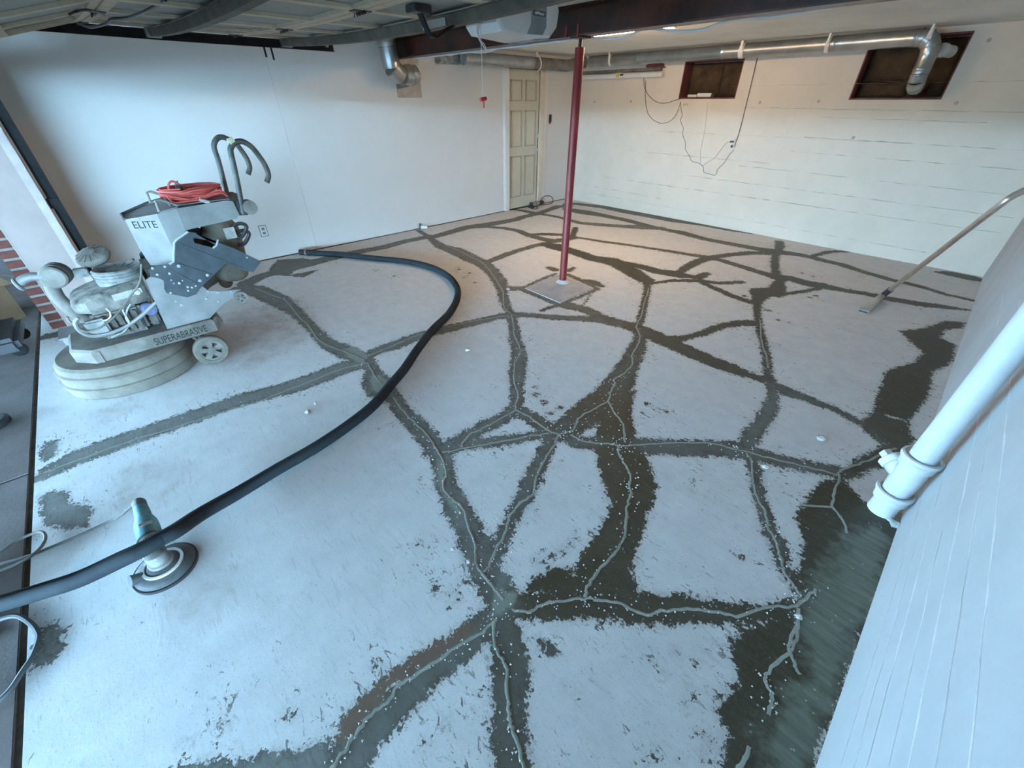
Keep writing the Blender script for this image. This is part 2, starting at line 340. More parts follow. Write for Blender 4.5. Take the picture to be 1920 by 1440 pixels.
SPOTS = [(1220,1238,6),(1226,1240,5),(1236,1253,6),(1247,1260,6),(1265,1220,8),(1305,1246,6),(1210,1435,5),(1220,1419,4),(1233,1413,5),(1276,1422,5),(1320,1425,7),(1325,1380,11),(1310,1378,7),(1332,1385,9),(1340,1205,6),(1352,1210,5),(1320,1410,8),(1295,1305,7),(1285,1320,5),(1303,1298,5),(1343,1300,5),(408,1357,10),(418,1360,8),(430,1362,6),(367,1385,8),(360,1392,6),(337,1393,7),(405,1405,8),(437,1401,5),(525,1345,7),(535,1340,8),(548,1350,5),(557,1335,5),(815,1105,9),(818,1115,8),(812,1092,6),(838,1115,8),(855,1110,10),(870,1090,9),(860,1125,9),(845,1135,7),(785,1020,6),(1172,1233,5),(700,1247,7),(712,1243,5),(792,1400,10),(805,1395,7),(830,1360,9),(838,1350,8),(900,1300,6),(1080,1010,9),(1055,1035,12),(1040,1040,8),(1018,1032,6),(1030,1045,9),(1070,1020,7),(1020,1055,7),(1000,1050,6),(1300,920,6),(1298,905,5),(1300,897,4),(1250,772,7),(1238,768,6),(1225,765,5),(1213,758,8),(1390,1045,7),(990,1298,8),(1060,1285,6),(1085,1300,5),(1005,740,14),(1020,755,12),(1030,775,9),(1050,765,9),(1005,725,8),(880,512,6),(870,520,5),(860,505,6),(890,530,6),(740,517,5),(705,508,4),(1395,555,9),(1440,582,10),(1460,600,9),(1480,605,7),(1530,555,7),(1518,558,6),(1505,512,6),(1525,518,6),(1610,520,3),(1030,545,8),(1015,548,7)]
GREEN = [(1587,1000),(1571,1043),(1513,1109),(1493,1144),(1497,1191),(1524,1253),(1470,1308),(1439,1366),(1435,1440),(1420,1560),(1490,1560),(1517,1440),(1556,1327),(1618,1172),(1672,1012),(1640,985)]
RUST = [(860,1176),(775,1228),(703,1281),(647,1337),(622,1385),(650,1395),(690,1340),(740,1287),(800,1246),(870,1198),(905,1165)]
PALE = [[(930,1095),(950,1112),(968,1112),(964,1132),(940,1152),(915,1162),(922,1130)], [(640,655),(668,648),(690,668),(680,682),(655,672)], [(695,705),(715,702),(728,722),(712,738),(698,730)], [(820,860),(836,870),(832,905),(845,935),(868,958),(860,968),(835,935),(822,905)]]
SMEAR = [[(228,905),(240,880),(290,868),(345,880),(330,905),(300,940),(270,935),(235,945)], [(315,1120),(345,1095),(420,1075),(430,1110),(375,1160),(335,1180)], [(180,775),(240,752),(250,765),(195,790)], [(340,640),(380,600),(560,560),(600,620),(470,690),(430,690)]]
STEP = .02
nx = int(round((XR-XL)/STEP))+1; ny = int(round((YB-YF)/STEP))+1
gx = np.linspace(XL, XR, nx); gy = np.linspace(YF, YB, ny)
GX, GY = np.meshgrid(gx, gy); QX = GX.ravel(); QY = GY.ravel()
def seg_field(pw):
    D = np.full(QX.shape, 9.0)
    for (ax, ay, ar), (bx, by, br) in zip(pw[:-1], pw[1:]):
        R = max(ar, br)+.5
        k = np.where((QX > min(ax, bx)-R) & (QX < max(ax, bx)+R) & (QY > min(ay, by)-R) & (QY < max(ay, by)+R))[0]
        if not len(k): continue
        dx, dy = bx-ax, by-ay; L = dx*dx+dy*dy+1e-9
        t = np.clip(((QX[k]-ax)*dx+(QY[k]-ay)*dy)/L, 0, 1)
        d = np.hypot(QX[k]-ax-t*dx, QY[k]-ay-t*dy)-(ar+(br-ar)*t)
        D[k] = np.minimum(D[k], d)
    return D
def pol_field(poly):
    P = [(p.x, p.y) for p in (SZ(*q) for q in poly)]; D = np.full(QX.shape, 9.0); ins = np.zeros(QX.shape, bool)
    for (ax, ay), (bx, by) in zip(P, P[1:]+P[:1]):
        dx, dy = bx-ax, by-ay; t = np.clip(((QX-ax)*dx+(QY-ay)*dy)/(dx*dx+dy*dy+1e-9), 0, 1)
        D = np.minimum(D, np.hypot(QX-ax-t*dx, QY-ay-t*dy))
        c = ((ay > QY) != (by > QY)) & (QX < (bx-ax)*(QY-ay)/((by-ay) if abs(by-ay) > 1e-9 else 1e-9)+ax); ins ^= c
    return np.where(ins, -D, D)
D = np.full(QX.shape, 9.0); TW = np.zeros(QX.shape); TT = np.zeros(QX.shape)
fields = [(t, seg_field(poly_w(p))) for t, p in BANDS] + [(t, pol_field(p)) for t, p in PATCHES]
for u, v, r in SPOTS:
    c = SZ(u, v); r_ = (SZ(u+r, v)-c).length
    e = abs((SZ(u, v+r)-c).length)
    fields.append((.55 if u < 950 or v > 900 else .85, np.hypot(QX-c.x, QY-c.y)-.6*min(r_, e)))
for t, d in fields:
    D = np.minimum(D, d); wgt = 1/(1+np.exp(np.clip(d/.025, -30, 30))); TW += wgt*(1+8*wgt); TT += wgt*(1+8*wgt)*t
TONE = TT/np.maximum(TW, 1e-6)
def many(polys):
    R = np.full(QX.shape, 9.0)
    for p in polys: R = np.minimum(R, pol_field(p))
    return R
me = bpy.data.meshes.new('floor')
verts = np.stack([QX, QY, np.zeros_like(QX)], 1)
i0 = (np.arange(ny-1)[:, None]*nx+np.arange(nx-1)[None, :]).ravel()
faces = np.stack([i0, i0+1, i0+nx+1, i0+nx], 1)
me.vertices.add(len(verts)); me.vertices.foreach_set('co', verts.astype(np.float32).ravel())
me.loops.add(faces.size); me.loops.foreach_set('vertex_index', faces.ravel().astype(np.int32))
me.polygons.add(len(faces)); me.polygons.foreach_set('loop_start', np.arange(0, faces.size, 4, dtype=np.int32)); me.polygons.foreach_set('loop_total', np.full(len(faces), 4, np.int32))
me.update(calc_edges=True)
for nm, arr in (('stain', np.clip(D, -.5, .5)), ('tone', TONE), ('green', np.clip(pol_field(GREEN), -.5, .5)), ('rust', np.clip(pol_field(RUST), -.5, .5)), ('pale', np.clip(many(PALE), -.5, .5)), ('smear', np.clip(many(SMEAR), -.5, .5))):
    at = me.attributes.new(nm, 'FLOAT', 'POINT'); at.data.foreach_set('value', arr.astype(np.float32))
def floor_mat():
    m, t, b = nt('ground_concrete_floor'); L = t.links.new
    co = coord(t); A = lambda n: N(t, 'ShaderNodeAttribute', attribute_name=n).outputs['Fac']
    mp = N(t, 'ShaderNodeMapping'); L(co, mp.inputs[0]); mp.inputs['Rotation'].default_value = (0, 0, .5); mp.inputs['Scale'].default_value = (1, 7, 1); st = mp.outputs[0]
    n_big = noise(t, 1.3, 5, .6, co); n_mid = noise(t, 9, 6, .65, co); n_edge = noise(t, 22, 6, .7, co, .6); n_fine = noise(t, 75, 5, .7, co); n_str = noise(t, 9, 5, .7, st, .4)
    base = mix(t, ramp(t, n_big, .3, .7), (.68, .685, .69), (.76, .765, .77))
    base = mix(t, ramp(t, n_mid, .35, .75), base, (.82, .825, .83))
    base = mix(t, math_(t, 'MULTIPLY', ramp(t, n_str, .56, .72), .35), base, (.40, .395, .38))
    base = mix(t, math_(t, 'MULTIPLY', ramp(t, n_fine, .62, .72), .5), base, (.36, .36, .355)); base = mix(t, math_(t, 'MULTIPLY', ramp(t, noise(t, 150, 4, .7, co), .60, .68), .6), base, (.30, .30, .29))
    # smears of bare brownish concrete
    sm = math_(t, 'ADD', A('smear'), math_(t, 'MULTIPLY', math_(t, 'SUBTRACT', n_str, .5), .35))
    base = mix(t, math_(t, 'MULTIPLY', ramp(t, sm, -.10, .07, (1, 1, 1, 1), (0, 0, 0, 1)), math_(t, 'MULTIPLY', ramp(t, n_mid, .35, .65), .55)), base, (.38, .325, .295))
    # stain edge, ragged
    s = A('stain')
    e = math_(t, 'ADD', s, math_(t, 'ADD', math_(t, 'MULTIPLY', math_(t, 'SUBTRACT', n_edge, .47), .13), math_(t, 'MULTIPLY', math_(t, 'SUBTRACT', n_fine, .5), .09)))
    mask = ramp(t, math_(t, 'ADD', math_(t, 'MULTIPLY', e, 10), .5), .46, .54, (1, 1, 1, 1), (0, 0, 0, 1))
    # stray flecks, denser near the bands
    mp2 = N(t, 'ShaderNodeMapping'); L(co, mp2.inputs[0]); mp2.inputs['Rotation'].default_value = (0, 0, .6); mp2.inputs['Scale'].default_value = (1, 2.2, 1); n_fl = noise(t, 20, 7, .72, mp2.outputs[0], 1.2)
    thr = math_(t, 'ADD', .568, math_(t, 'MULTIPLY', math_(t, 'MINIMUM', math_(t, 'MAXIMUM', s, 0), .3), .32))
    fl = math_(t, 'MULTIPLY', math_(t, 'SUBTRACT', n_fl, thr), 40, True)
    fl = math_(t, 'MULTIPLY', fl, ramp(t, noise(t, 3.2, 4, .6, co), .46, .56))
    mask2 = math_(t, 'MAXIMUM', mask, math_(t, 'MULTIPLY', fl, .85))
    tone = A('tone')
    var = math_(t, 'ADD', tone, math_(t, 'MULTIPLY', math_(t, 'SUBTRACT', n_mid, .5), .5))
    r = N(t, 'ShaderNodeValToRGB'); L(var, r.inputs[0]); cr = r.color_ramp
    cr.elements[0].position = .05; cr.elements[0].color = (.26, .265, .25, 1); cr.elements[1].position = 1.0; cr.elements[1].color = (.043, .035, .017, 1)
    k = cr.elements.new(.38); k.color = (.155, .158, .143, 1); k = cr.elements.new(.7); k.color = (.078, .070, .048, 1)
    st_c = mix(t, math_(t, 'MULTIPLY', ramp(t, n_fine, .5, .75), .3), r.outputs[0], (.16, .155, .14))
    fr_ = math_(t, 'MULTIPLY', ramp(t, math_(t, 'ADD', math_(t, 'MULTIPLY', e, 10), .5), .12, .46), ramp(t, n_mid, .38, .58)); st_c = mix(t, math_(t, 'MULTIPLY', fr_, .7), st_c, (.058, .050, .034)); st_c = mix(t, math_(t, 'MULTIPLY', ramp(t, n_str, .5, .66), .35), st_c, (.085, .08, .068))
    ru = math_(t, 'ADD', A('rust'), math_(t, 'MULTIPLY', math_(t, 'SUBTRACT', n_edge, .5), .05))
    st_c = mix(t, ramp(t, math_(t, 'ADD', math_(t, 'MULTIPLY', ru, 10), .5), .4, .6, (1, 1, 1, 1), (0, 0, 0, 1)), st_c, (.17, .115, .085))
    gr = math_(t, 'ADD', A('green'), math_(t, 'MULTIPLY', math_(t, 'SUBTRACT', n_mid, .5), .25))
    gcol = mix(t, ramp(t, noise(t, 6, 6, .6, st), .4, .65), (.13, .145, .11), (.20, .22, .175))
    st_c = mix(t, ramp(t, math_(t, 'ADD', math_(t, 'MULTIPLY', gr, 5), .5), .35, .65, (.9, .9, .9, 1), (0, 0, 0, 1)), st_c, gcol)
    pa = math_(t, 'ADD', A('pale'), math_(t, 'MULTIPLY', math_(t, 'SUBTRACT', n_edge, .5), .06))
    st_c = mix(t, ramp(t, math_(t, 'ADD', math_(t, 'MULTIPLY', pa, 10), .5), .4, .6, (.75, .75, .75, 1), (0, 0, 0, 1)), st_c, (.30, .335, .29))
    # pale crumbs and scrape marks inside the bands
    vo = N(t, 'ShaderNodeTexVoronoi'); vo.inputs['Scale'].default_value = 38; L(co, vo.inputs['Vector'])
    crumb = math_(t, 'MULTIPLY', ramp(t, vo.outputs['Distance'], .10, .16, (1, 1, 1, 1), (0, 0, 0, 1)), ramp(t, noise(t, 12, 3, .5, co), .54, .6))
    st_c = mix(t, math_(t, 'MULTIPLY', crumb, .8), st_c, (.42, .41, .37))
    # thin brown rim just outside the edge
    rim = ramp(t, math_(t, 'ADD', math_(t, 'MULTIPLY', e, 10), .5), .5, .85, (1, 1, 1, 1), (0, 0, 0, 1))
    base = mix(t, math_(t, 'MULTIPLY', math_(t, 'MULTIPLY', rim, ramp(t, n_edge, .45, .6)), .45), base, (.23, .215, .17))
    L(mix(t, mask2, base, st_c), b.inputs['Base Color'])
    L(math_(t, 'SUBTRACT', .88, math_(t, 'MULTIPLY', mask, math_(t, 'MULTIPLY', tone, .38))), b.inputs['Roughness'])
    b.inputs['Specular IOR Level'].default_value = .35
    hgt = math_(t, 'ADD', math_(t, 'MULTIPLY', n_fine, .5), math_(t, 'MULTIPLY', mask, -.6))
    bump(t, b, hgt, .35, .004)
    return m
M['floor'] = floor_mat(); me.materials.append(M['floor'])
floor = bpy.data.objects.new('floor', me); C.objects.link(floor); tag(floor, kind='structure')
# slab body under the surface
build('slab_edge', MB().box((XL-.3, YF+.004, -.25), (XR+.3, YB+.3, -.004)), 'joint_dark', floor)
# crack filler seams: raised ribbons lying along the cracks
def ribbon(pts, parent, name='crack_filler', jit=.004, wmul=1.0, z=.0025, mat='filler'):
    pw = poly_w(pts); cen = crom([(x, y, 0) for x, y, r in pw], 5); rad = crom([(r, 0, 0) for x, y, r in pw], 5)
    mb = MB(); L_, R_ = [], []
    for i, c in enumerate(cen):
        d = (cen[min(i+1, len(cen)-1)]-cen[max(i-1, 0)]); d.normalize(); n = Vector((-d.y, d.x, 0))
        r = max(rad[min(i, len(rad)-1)].x*wmul, .002); c = c+n*random.uniform(-jit, jit)
        L_.append(c+n*r*random.uniform(.75, 1.25)); R_.append(c-n*r*random.uniform(.75, 1.25))
    k = len(cen)
    top = [(a.lerp(b, .5)+Vector((0, 0, z))) for a, b in zip(L_, R_)]
    lift = Vector((0, 0, .0006))
    vs = [p+lift for p in L_]+top+[p+lift for p in R_]
    mb.add(vs, [(i, i+1, k+i+1, k+i) for i in range(k-1)]+[(k+i, k+i+1, 2*k+i+1, 2*k+i) for i in range(k-1)])
    return build(name, mb, mat, parent, sharp=80)
W_ = lambda w, *p: [(*q, w*(.50 if q[1] < 880 else .60)) for q in p]
VEINS = [
 W_(3,(478,540),(510,553),(535,563),(557,590),(575,607),(592,630),(610,645),(650,660),(685,676)), W_(7,(690,680),(700,700),(716,722)),
 W_(7,(737,745),(755,770),(775,790),(800,815),(815,838)), W_(8,(815,838),(832,868),(836,890),(831,915),(850,938),(870,955),(878,985),(890,1020),(893,1055),(905,1075)), W_(12,(905,1075),(925,1100),(943,1125)),
 W_(10,(930,1160),(905,1185),(870,1205),(840,1225),(800,1250),(765,1275),(745,1287),(725,1318),(690,1345),(665,1380),(640,1415),(622,1440),(600,1475)),
 W_(9,(925,1165),(926,1205),(940,1235),(950,1255),(953,1330),(960,1365),(972,1400),(982,1440),(985,1480)),
 W_(9,(960,1143),(990,1147),(1020,1132),(1050,1127),(1095,1123),(1120,1124),(1165,1133),(1205,1152),(1240,1146),(1300,1142),(1340,1147),(1390,1155),(1440,1137),(1485,1137),(1505,1125),(1530,1105)),
 W_(6,(1095,1120),(1105,1095),(1125,1065),(1150,1040),(1165,1018),(1173,995),(1174,965),(1177,945),(1183,925),(1180,905),(1183,895),(1172,872),(1160,850),(1160,836)),
 W_(4,(1172,830),(1167,795),(1150,770),(1140,752)),
 W_(5,(1048,815),(1075,805),(1085,785),(1110,768),(1140,752),(1145,735),(1153,718),(1150,712),(1170,700),(1185,683),(1185,665),(1195,648),(1200,632),(1193,612)),
 W_(3,(1193,612),(1203,590),(1207,570),(1214,550),(1216,540)),
 W_(4,(1160,836),(1140,832),(1100,828),(1070,815)), W_(3.5,(1160,836),(1200,834),(1260,831),(1330,831),(1370,840),(1400,847),(1440,858),(1500,872),(1570,890)),
 W_(8,(1048,815),(1040,832),(1025,855),(1010,885),(1003,905),(1000,925),(975,945),(955,970),(948,1000),(930,1030),(918,1058),(905,1072)),
 W_(3.5,(959,590),(963,610),(964,625),(972,645),(976,662),(966,680),(964,700),(966,720),(972,740),(968,758),(966,768)), W_(3,(966,768),(985,777),(1005,790),(1030,808),(1048,815)),
 W_(2.2,(957,588),(945,575),(944,555),(942,545),(930,525),(920,510),(905,493),(885,483),(860,470),(830,458)),
 W_(3,(965,770),(930,790),(905,803),(880,815),(862,838)), W_(3.5,(1030,812),(980,820),(930,830),(880,838),(850,845),(828,848)),
 W_(4,(690,680),(640,692),(590,712),(530,735),(480,755),(420,772),(340,798),(260,822),(180,850),(100,880),(80,888)),
 W_(5,(1400,850),(1410,865),(1412,895),(1417,925),(1432,955),(1440,980),(1440,990),(1455,1015),(1463,1045),(1470,1070),(1490,1100),(1503,1118)),
 W_(2.5,(1425,600),(1428,640),(1436,665),(1440,690)),
 W_(6,(1495,1140),(1497,1175),(1485,1215),(1440,1260),(1438,1280),(1447,1310),(1440,1340)), W_(5,(1497,1165),(1480,1213),(1490,1245),(1500,1265)),
 W_(4,(1570,890),(1580,880),(1610,870),(1640,858),(1680,840)), W_(4,(1575,890),(1565,925),(1558,950)), W_(3,(1558,950),(1500,948)), W_(5,(1560,950),(1580,975),(1587,1000)),
 W_(2.5,(690,668),(720,655),(760,638),(784,628),(842,612),(900,600),(950,592)),
 W_(5,(1380,1445),(1400,1420),(1405,1400)),
]
for v in VEINS: ribbon(v, floor)
# recast square of concrete round the post foot
pad = [SZ(984,541), SZ(1046,516), SZ(1112,540), SZ(1051,569)]
pm = MB().prism([(p.x, p.y, .0) for p in pad], (0, 0, .006)); M['pad'] = plain('pale_patch_concrete', (.52, .53, .55), (.42, .42, .44), 7, .85, 0, .2, 60)
tag(build('footing_patch', pm, 'pad', floor), 'paler square concrete patch at the foot of the red post')

# ---- driveway outside, in two bays with a joint
dw = MB(); y1 = YF-.022
dr = struct('ground', MB().box((-30, -30, -.3), (20, y1-.0, -.03)), 'driveway')
for x0, x1 in ((-12.0, -5.80), (-5.788, -2.852), (-2.84, .1), (.112, 3.0)):
    build('slab', MB().box((x0, -4.0, -.03), (x1, y1, -.002), .004), 'driveway', dr)
tag(build('joint_strip', MB().box((-12, y1, -.05), (3, YF+.006, -.008)), 'joint_dark', dr), 'dirt filled joint at the garage threshold')

# unseen bank added far out front, blocking the lowest part of the sky
build('sky_blocker_bank', MB().prism([(-60, -28, -.2), (-60, -29.5, 2.3), (-60, -36, 2.6), (-60, -40, -.2)], (110, 0, 0)), plain('dark_green_blocker', (.07, .085, .05), (.03, .04, .025), .8, .9), dr)

# ---- left wall: recessed base and two boards of drywall
wl = struct('wall_left', MB().box((XL-.25, -.83, -.02), (XL-.013, YB+.25, ZC+.1)), 'joint_dark')
DJ0, DJ1, DZ = 5.175, 6.18, 2.075       # opening of the house door (outer edges of the frame)
SEAM = 1.83
build('drywall_sheet', MB().box((XL-.013, -.32, .014), (XL-.0015, SEAM, ZC)), 'drywall', wl)
d2 = MB().box((XL-.013, SEAM+.002, .012), (XL, DJ0+.03, ZC)).box((XL-.013, DJ1-.03, .012), (XL, YB, ZC)).box((XL-.013, DJ0+.03, DZ-.03), (XL, DJ1-.03, ZC))
build('drywall_sheet', d2, 'drywall', wl)
# ---- house door in the left wall
dn = tag(build('door_1', MB().box((XL-.022, 5.262, .02), (XL-.013+.004, 5.985, 2.03)), 'door'), 'cream six panel door beside the red post', None, None, 'structure')
fx = XL-.009
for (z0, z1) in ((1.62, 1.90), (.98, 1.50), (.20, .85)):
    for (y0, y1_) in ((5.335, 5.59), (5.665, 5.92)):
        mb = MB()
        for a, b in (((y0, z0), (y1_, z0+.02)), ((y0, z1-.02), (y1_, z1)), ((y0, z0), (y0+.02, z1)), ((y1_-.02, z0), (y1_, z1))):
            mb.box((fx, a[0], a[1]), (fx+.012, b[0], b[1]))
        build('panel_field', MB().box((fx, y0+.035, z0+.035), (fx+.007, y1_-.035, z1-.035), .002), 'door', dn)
        build('raised_panel', mb, 'panel_shade', dn)
for z in (1.13, .92):
    k = MB().lathe((fx, 5.945, z), (1, 0, 0), [(.03, 0), (.03, .006), (.012, .008), (.012, .03), (.024, .036), (.026, .05), (.018, .06), (0, .062)], 16)
    tag(build('knob' if z < 1 else 'deadbolt', k, 'metal', dn), 'brushed metal')
fr = struct('trim_1', MB().box((XL-.013, 5.165, .012), (XL+.055, 5.255, 2.10), .004), 'white_trim')
build('casing', MB().box((XL-.013, 5.2551, 2.04), (XL+.012, 6.10, 2.10), .003), 'door', fr)
build('casing', MB().box((XL-.013, 6.00, .012), (XL+.035, 6.085, 2.0399), .004), 'wood_trim', fr)
build('casing', MB().box((XL-.013, 6.0855, .012), (XL+.02, 6.17, 2.10), .004), 'white_trim', fr)
build('threshold', MB().box((XL-.013, 5.2551, .0005), (XL+.004, 5.9999, .018)), 'dark_metal', fr)

# ---- back wall with two open recesses
H1 = (-3.745, -2.905, 1.648, 2.095); H2 = (-1.575, -.742, 1.635, 2.19)
mb = MB(); xs = [XL-.25, H1[0], H1[1], H2[0], H2[1], XR+.3]; T = .28
mb.box((xs[0], YB, -.02), (xs[1], YB+T, ZC+.1)).box((xs[2], YB, -.02), (xs[3], YB+T, ZC+.1)).box((xs[4], YB, -.02), (xs[5], YB+T, ZC+.1))
for h in (H1, H2): mb.box((h[0], YB, -.02), (h[1], YB+T, h[2])).box((h[0], YB, h[3]), (h[1], YB+T, ZC+.1)).box((h[0], YB+T-.02, h[2]), (h[1], YB+T, h[3]))
wb = struct('wall_back', mb, 'concrete_paint')
def seam(p0, p1, axis_n, parent, w=.004, seed=0, mat='seam', proud=.0025, name='board_seam'):
    rnd = random.Random(seed); p0, p1 = Vector(p0), Vector(p1); n = Vector(axis_n); L_ = (p1-p0).length; k = max(6, int(L_/.08))
    d = (p1-p0).normalized(); s = n.cross(d); a, c, b = [], [], []
    for i in range(k+1):
        q = p0.lerp(p1, i/k)+s*rnd.uniform(-.003, .003); ww = w*max(0.06, rnd.gauss(.6, .6))
        a.append(q+s*ww+n*.0004); b.append(q-s*ww+n*.0004); c.append(q+n*proud)
    m = MB().add(a+c+b, [(i, i+1, k+2+i, k+1+i) for i in range(k)]+[(k+1+i, k+2+i, 2*k+3+i, 2*k+2+i) for i in range(k)])
    return build(name, m, mat, parent, sharp=80)
n_ = (0, -1, 0)
for i, (x0, x1, z0, z1, w_) in enumerate([(-5.3,-3.6,.30,.27,.004),(-5.2,-.2,.17,.15,.003),(-4.9,.3,.48,.46,.0045),(-3.4,.3,.66,.62,.003),(-2.6,.3,.86,.82,.003),(-4.6,-2.2,.93,.92,.0025),(-2.0,.3,1.08,1.05,.004),(-1.9,.3,1.245,1.215,.0045),(-4.0,-.9,1.23,1.23,.002),(-1.8,-.3,1.46,1.44,.002),(-2.8,.3,1.55,1.53,.002),(-3.0,.3,1.79,1.78,.0015)]):
    seam((x0, YB, z0), (x1, YB, z1), n_, wb, w_*.8, i)
for i, (x, z0, z1) in enumerate([(-2.12, .5, 1.9), (-4.35, .3, 1.2), (-1.95, 1.6, 2.0)]):
    seam((x, YB, z0), (x+.03, YB, z1), n_, wb, .006, 50+i, 'concrete_paint', .002, 'board_seam')
for i, (u, v) in enumerate([(1115, 191), (1183, 190), (1425, 192), (1535, 190), (1793, 193), (1855, 75), (1600, 258)]):
    p = SY(u, v, YB); build('tie_hole', MB().lathe((p.x, YB-.0006, p.z), (0, 1, 0), [(.018, 0), (.016, -.002), (.008, -.0035), (0, -.004)], 12), 'seam', wb)
for h in (H1, H2):       # foam lining round the sides of each recess
    e = .014; lin = MB()
    lin.box((h[0], YB+.004, h[2]), (h[0]+e, YB+T-.02, h[3])).box((h[1]-e, YB+.004, h[2]), (h[1], YB+T-.02, h[3])).box((h[0]+e, YB+.004, h[2]), (h[1]-e, YB+T-.02, h[2]+e)).box((h[0]+e, YB+.004, h[3]-e), (h[1]-e, YB+T-.02, h[3]))
    tag(build('recess_lining', lin, 'foam', wb), 'pink foam edge of the opening')

# ---- right wall with board ridges
wr = struct('wall_right', MB().box((XR, -.83, -.02), (XR+.3, YB, ZC+.1)), 'concrete_paint_right')
for i, (z, y0, y1_, w_) in enumerate([(.745,-.3,3.4,.0035),(.553,-.3,4.2,.0035),(.363,-.2,3.0,.003),(.20,.3,3.0,.0022),(.94,-.3,5.0,.0028),(1.13,-.2,5.5,.0028),(1.32,0,4.0,.003),(1.52,0,5.0,.003),(.47,.3,1.6,.0015),(.65,.5,2.2,.0015),(.285,.4,1.7,.0013)]):
    seam((XR, y0, z), (XR, y1_, z-.01), (-1, 0, 0), wr, w_, 80+i, 'ridge', .0018, 'form_ridge')

# ---- front wall: brick wing beside the opening, header, right wing
FY0, FY1, XO = -.65, -.33, -5.0
wf = struct('wall_front', MB().box((XL-.25, FY0-.004, -.02), (XO-.012, FY1, ZC+.1)).box((XO-.012, FY0-.1, 2.13), (-.1, FY1, ZC+.1)).box((-.1, FY0-.1, -.02), (XR+.3, FY1, ZC+.1)).box((XL-.25, FY0-.104, -.02), (XO-.1001, FY0-.004, ZC+.1)), 'drywall')
bm_ = MB().box((0, 0, 0), (.092, .094, .057), .003)
br0 = None
for i in range(28):
    z = .004+i*.0755
    if br0 is None:
        br0 = build('brick', bm_, 'brick', wf); br0.location = Vector((XO-.098, FY0-.102, z))-wloc(wf); o = br0
        for v in br0.data.vertices: v.co += wloc(wf)
    else:
        o = br0.copy(); C.objects.link(o); o.location = Vector((XO-.098, FY0-.102, z))-wloc(wf)
    o.location.x += random.uniform(-.002, .002)
build('mortar', MB().box((XO-.1, FY0-.1, -.02), (XO-.011, FY0-.0045, 2.13)), 'mortar', wf)
tr = struct('trim_2', MB().box((XO-.0115, FY0, .002), (XO, -.385, 2.13)), 'pink')
build('stop_strip', MB().box((XO-.0115, -.3845, .002), (XO+.012, -.33, 2.13), .003), 'jamb_strip', tr)
build('facade_sky_blocker', MB().box((-14, FY0-.104, -.02), (XL-.2501, FY0-.004, 2.7)).box((XR+.3001, FY0-.104, -.02), (9, FY0-.004, 2.7)), 'brick', wf)  # added to both sides of the garage to block sky from behind
build('edge_bead', MB().box((XO-.005, FY0-.006, .002), (XO+.004, FY0-.0005, 2.13)), 'jamb_strip', tr)

# ---- ceiling
struct('ceiling', MB().box((XL-.25, -.83, ZC+.001), (XR+.3, YB+.3, ZC+.12)), 'ceiling')

# ---- added overhang and low wall, shaping the daylight at the opening
tag(build('added_side_wall', MB().box((XL-1.6, -2.6, -.03), (XL-1.2, -.9, 1.1)), plain('dark_blocker_wall', (.12, .115, .115), (.09, .085, .085), 2, .95, 0, 0, 60, .35, .65, .1), dr), 'low grey wall added beside the driveway to block side sky')  # wall added to keep bright side sky off the ground
struct('added_overhang', MB().box((XL-8, -11.5, 2.42), (XR+8, FY0-.11, 2.60)), plain('dark_overhang_blocker', (.05, .043, .037), (.035, .03, .026), 3, .9, 0, 0, 60, .35, .65, .1))  # unseen slab added to cut high sky light, dark to limit bounce
# ================================================================== CEILING THINGS
# ---- steel I-beam across the room
by, bz0, bz1 = 3.31, 2.045, 2.2345
m = MB(); fl, wb_, tf = .065, .006, .012
prof = [(by-fl, bz0), (by+fl, bz0), (by+fl, bz0+tf), (by+wb_, bz0+tf+.006), (by+wb_, bz1-tf-.006), (by+fl, bz1-tf), (by+fl, bz1), (by-fl, bz1), (by-fl, bz1-tf), (by-wb_, bz1-tf-.006), (by-wb_, bz0+tf+.006), (by-fl, bz0+tf)]
m.prism([(XL+.005, y, z) for y, z in prof], (XR-XL-.01, 0, 0))
beam = tag(build('steel_beam', m, 'beam'), 'dark oxide red steel I-beam running across under the ceiling', 'beam')
# ---- red post
pt = thing('steel_post', 'slim red steel post standing on a square concrete patch', 'post', (-2.742, 3.31, 0))
px, py = -2.742, 3.31
build('pole', MB().lathe((px, py, .006), (0, 0, 1), [(.040, 0), (.040, .02), (.038, .03), (.038, 1.965), (.036, 1.972), (.0, 1.972)], 24), 'post_red', pt)
tag(build('jack_screw', MB().cyl((px, py, 1.9), (px, py, 2.034), .014, 12), 'beam', pt), 'dark threaded rod')
build('top_plate', MB().box((px-.06, py-.06, 2.034), (px+.06, py+.06, 2.0445)), 'beam', pt)
tag(build('mortar_collar', MB().lathe((px, py, .0055), (0, 0, 1), [(.075, 0), (.062, .006), (.05, .014), (.0405, .03)], 20), 'crumb', pt), 'white mortar skirt')
for dx in (-.10, .02):
    build('beam_clip', MB().box((px+dx, by-fl-.012, bz0-.004), (px+dx+.014, by-fl-.002, bz0+.07)), 'post_red', pt)

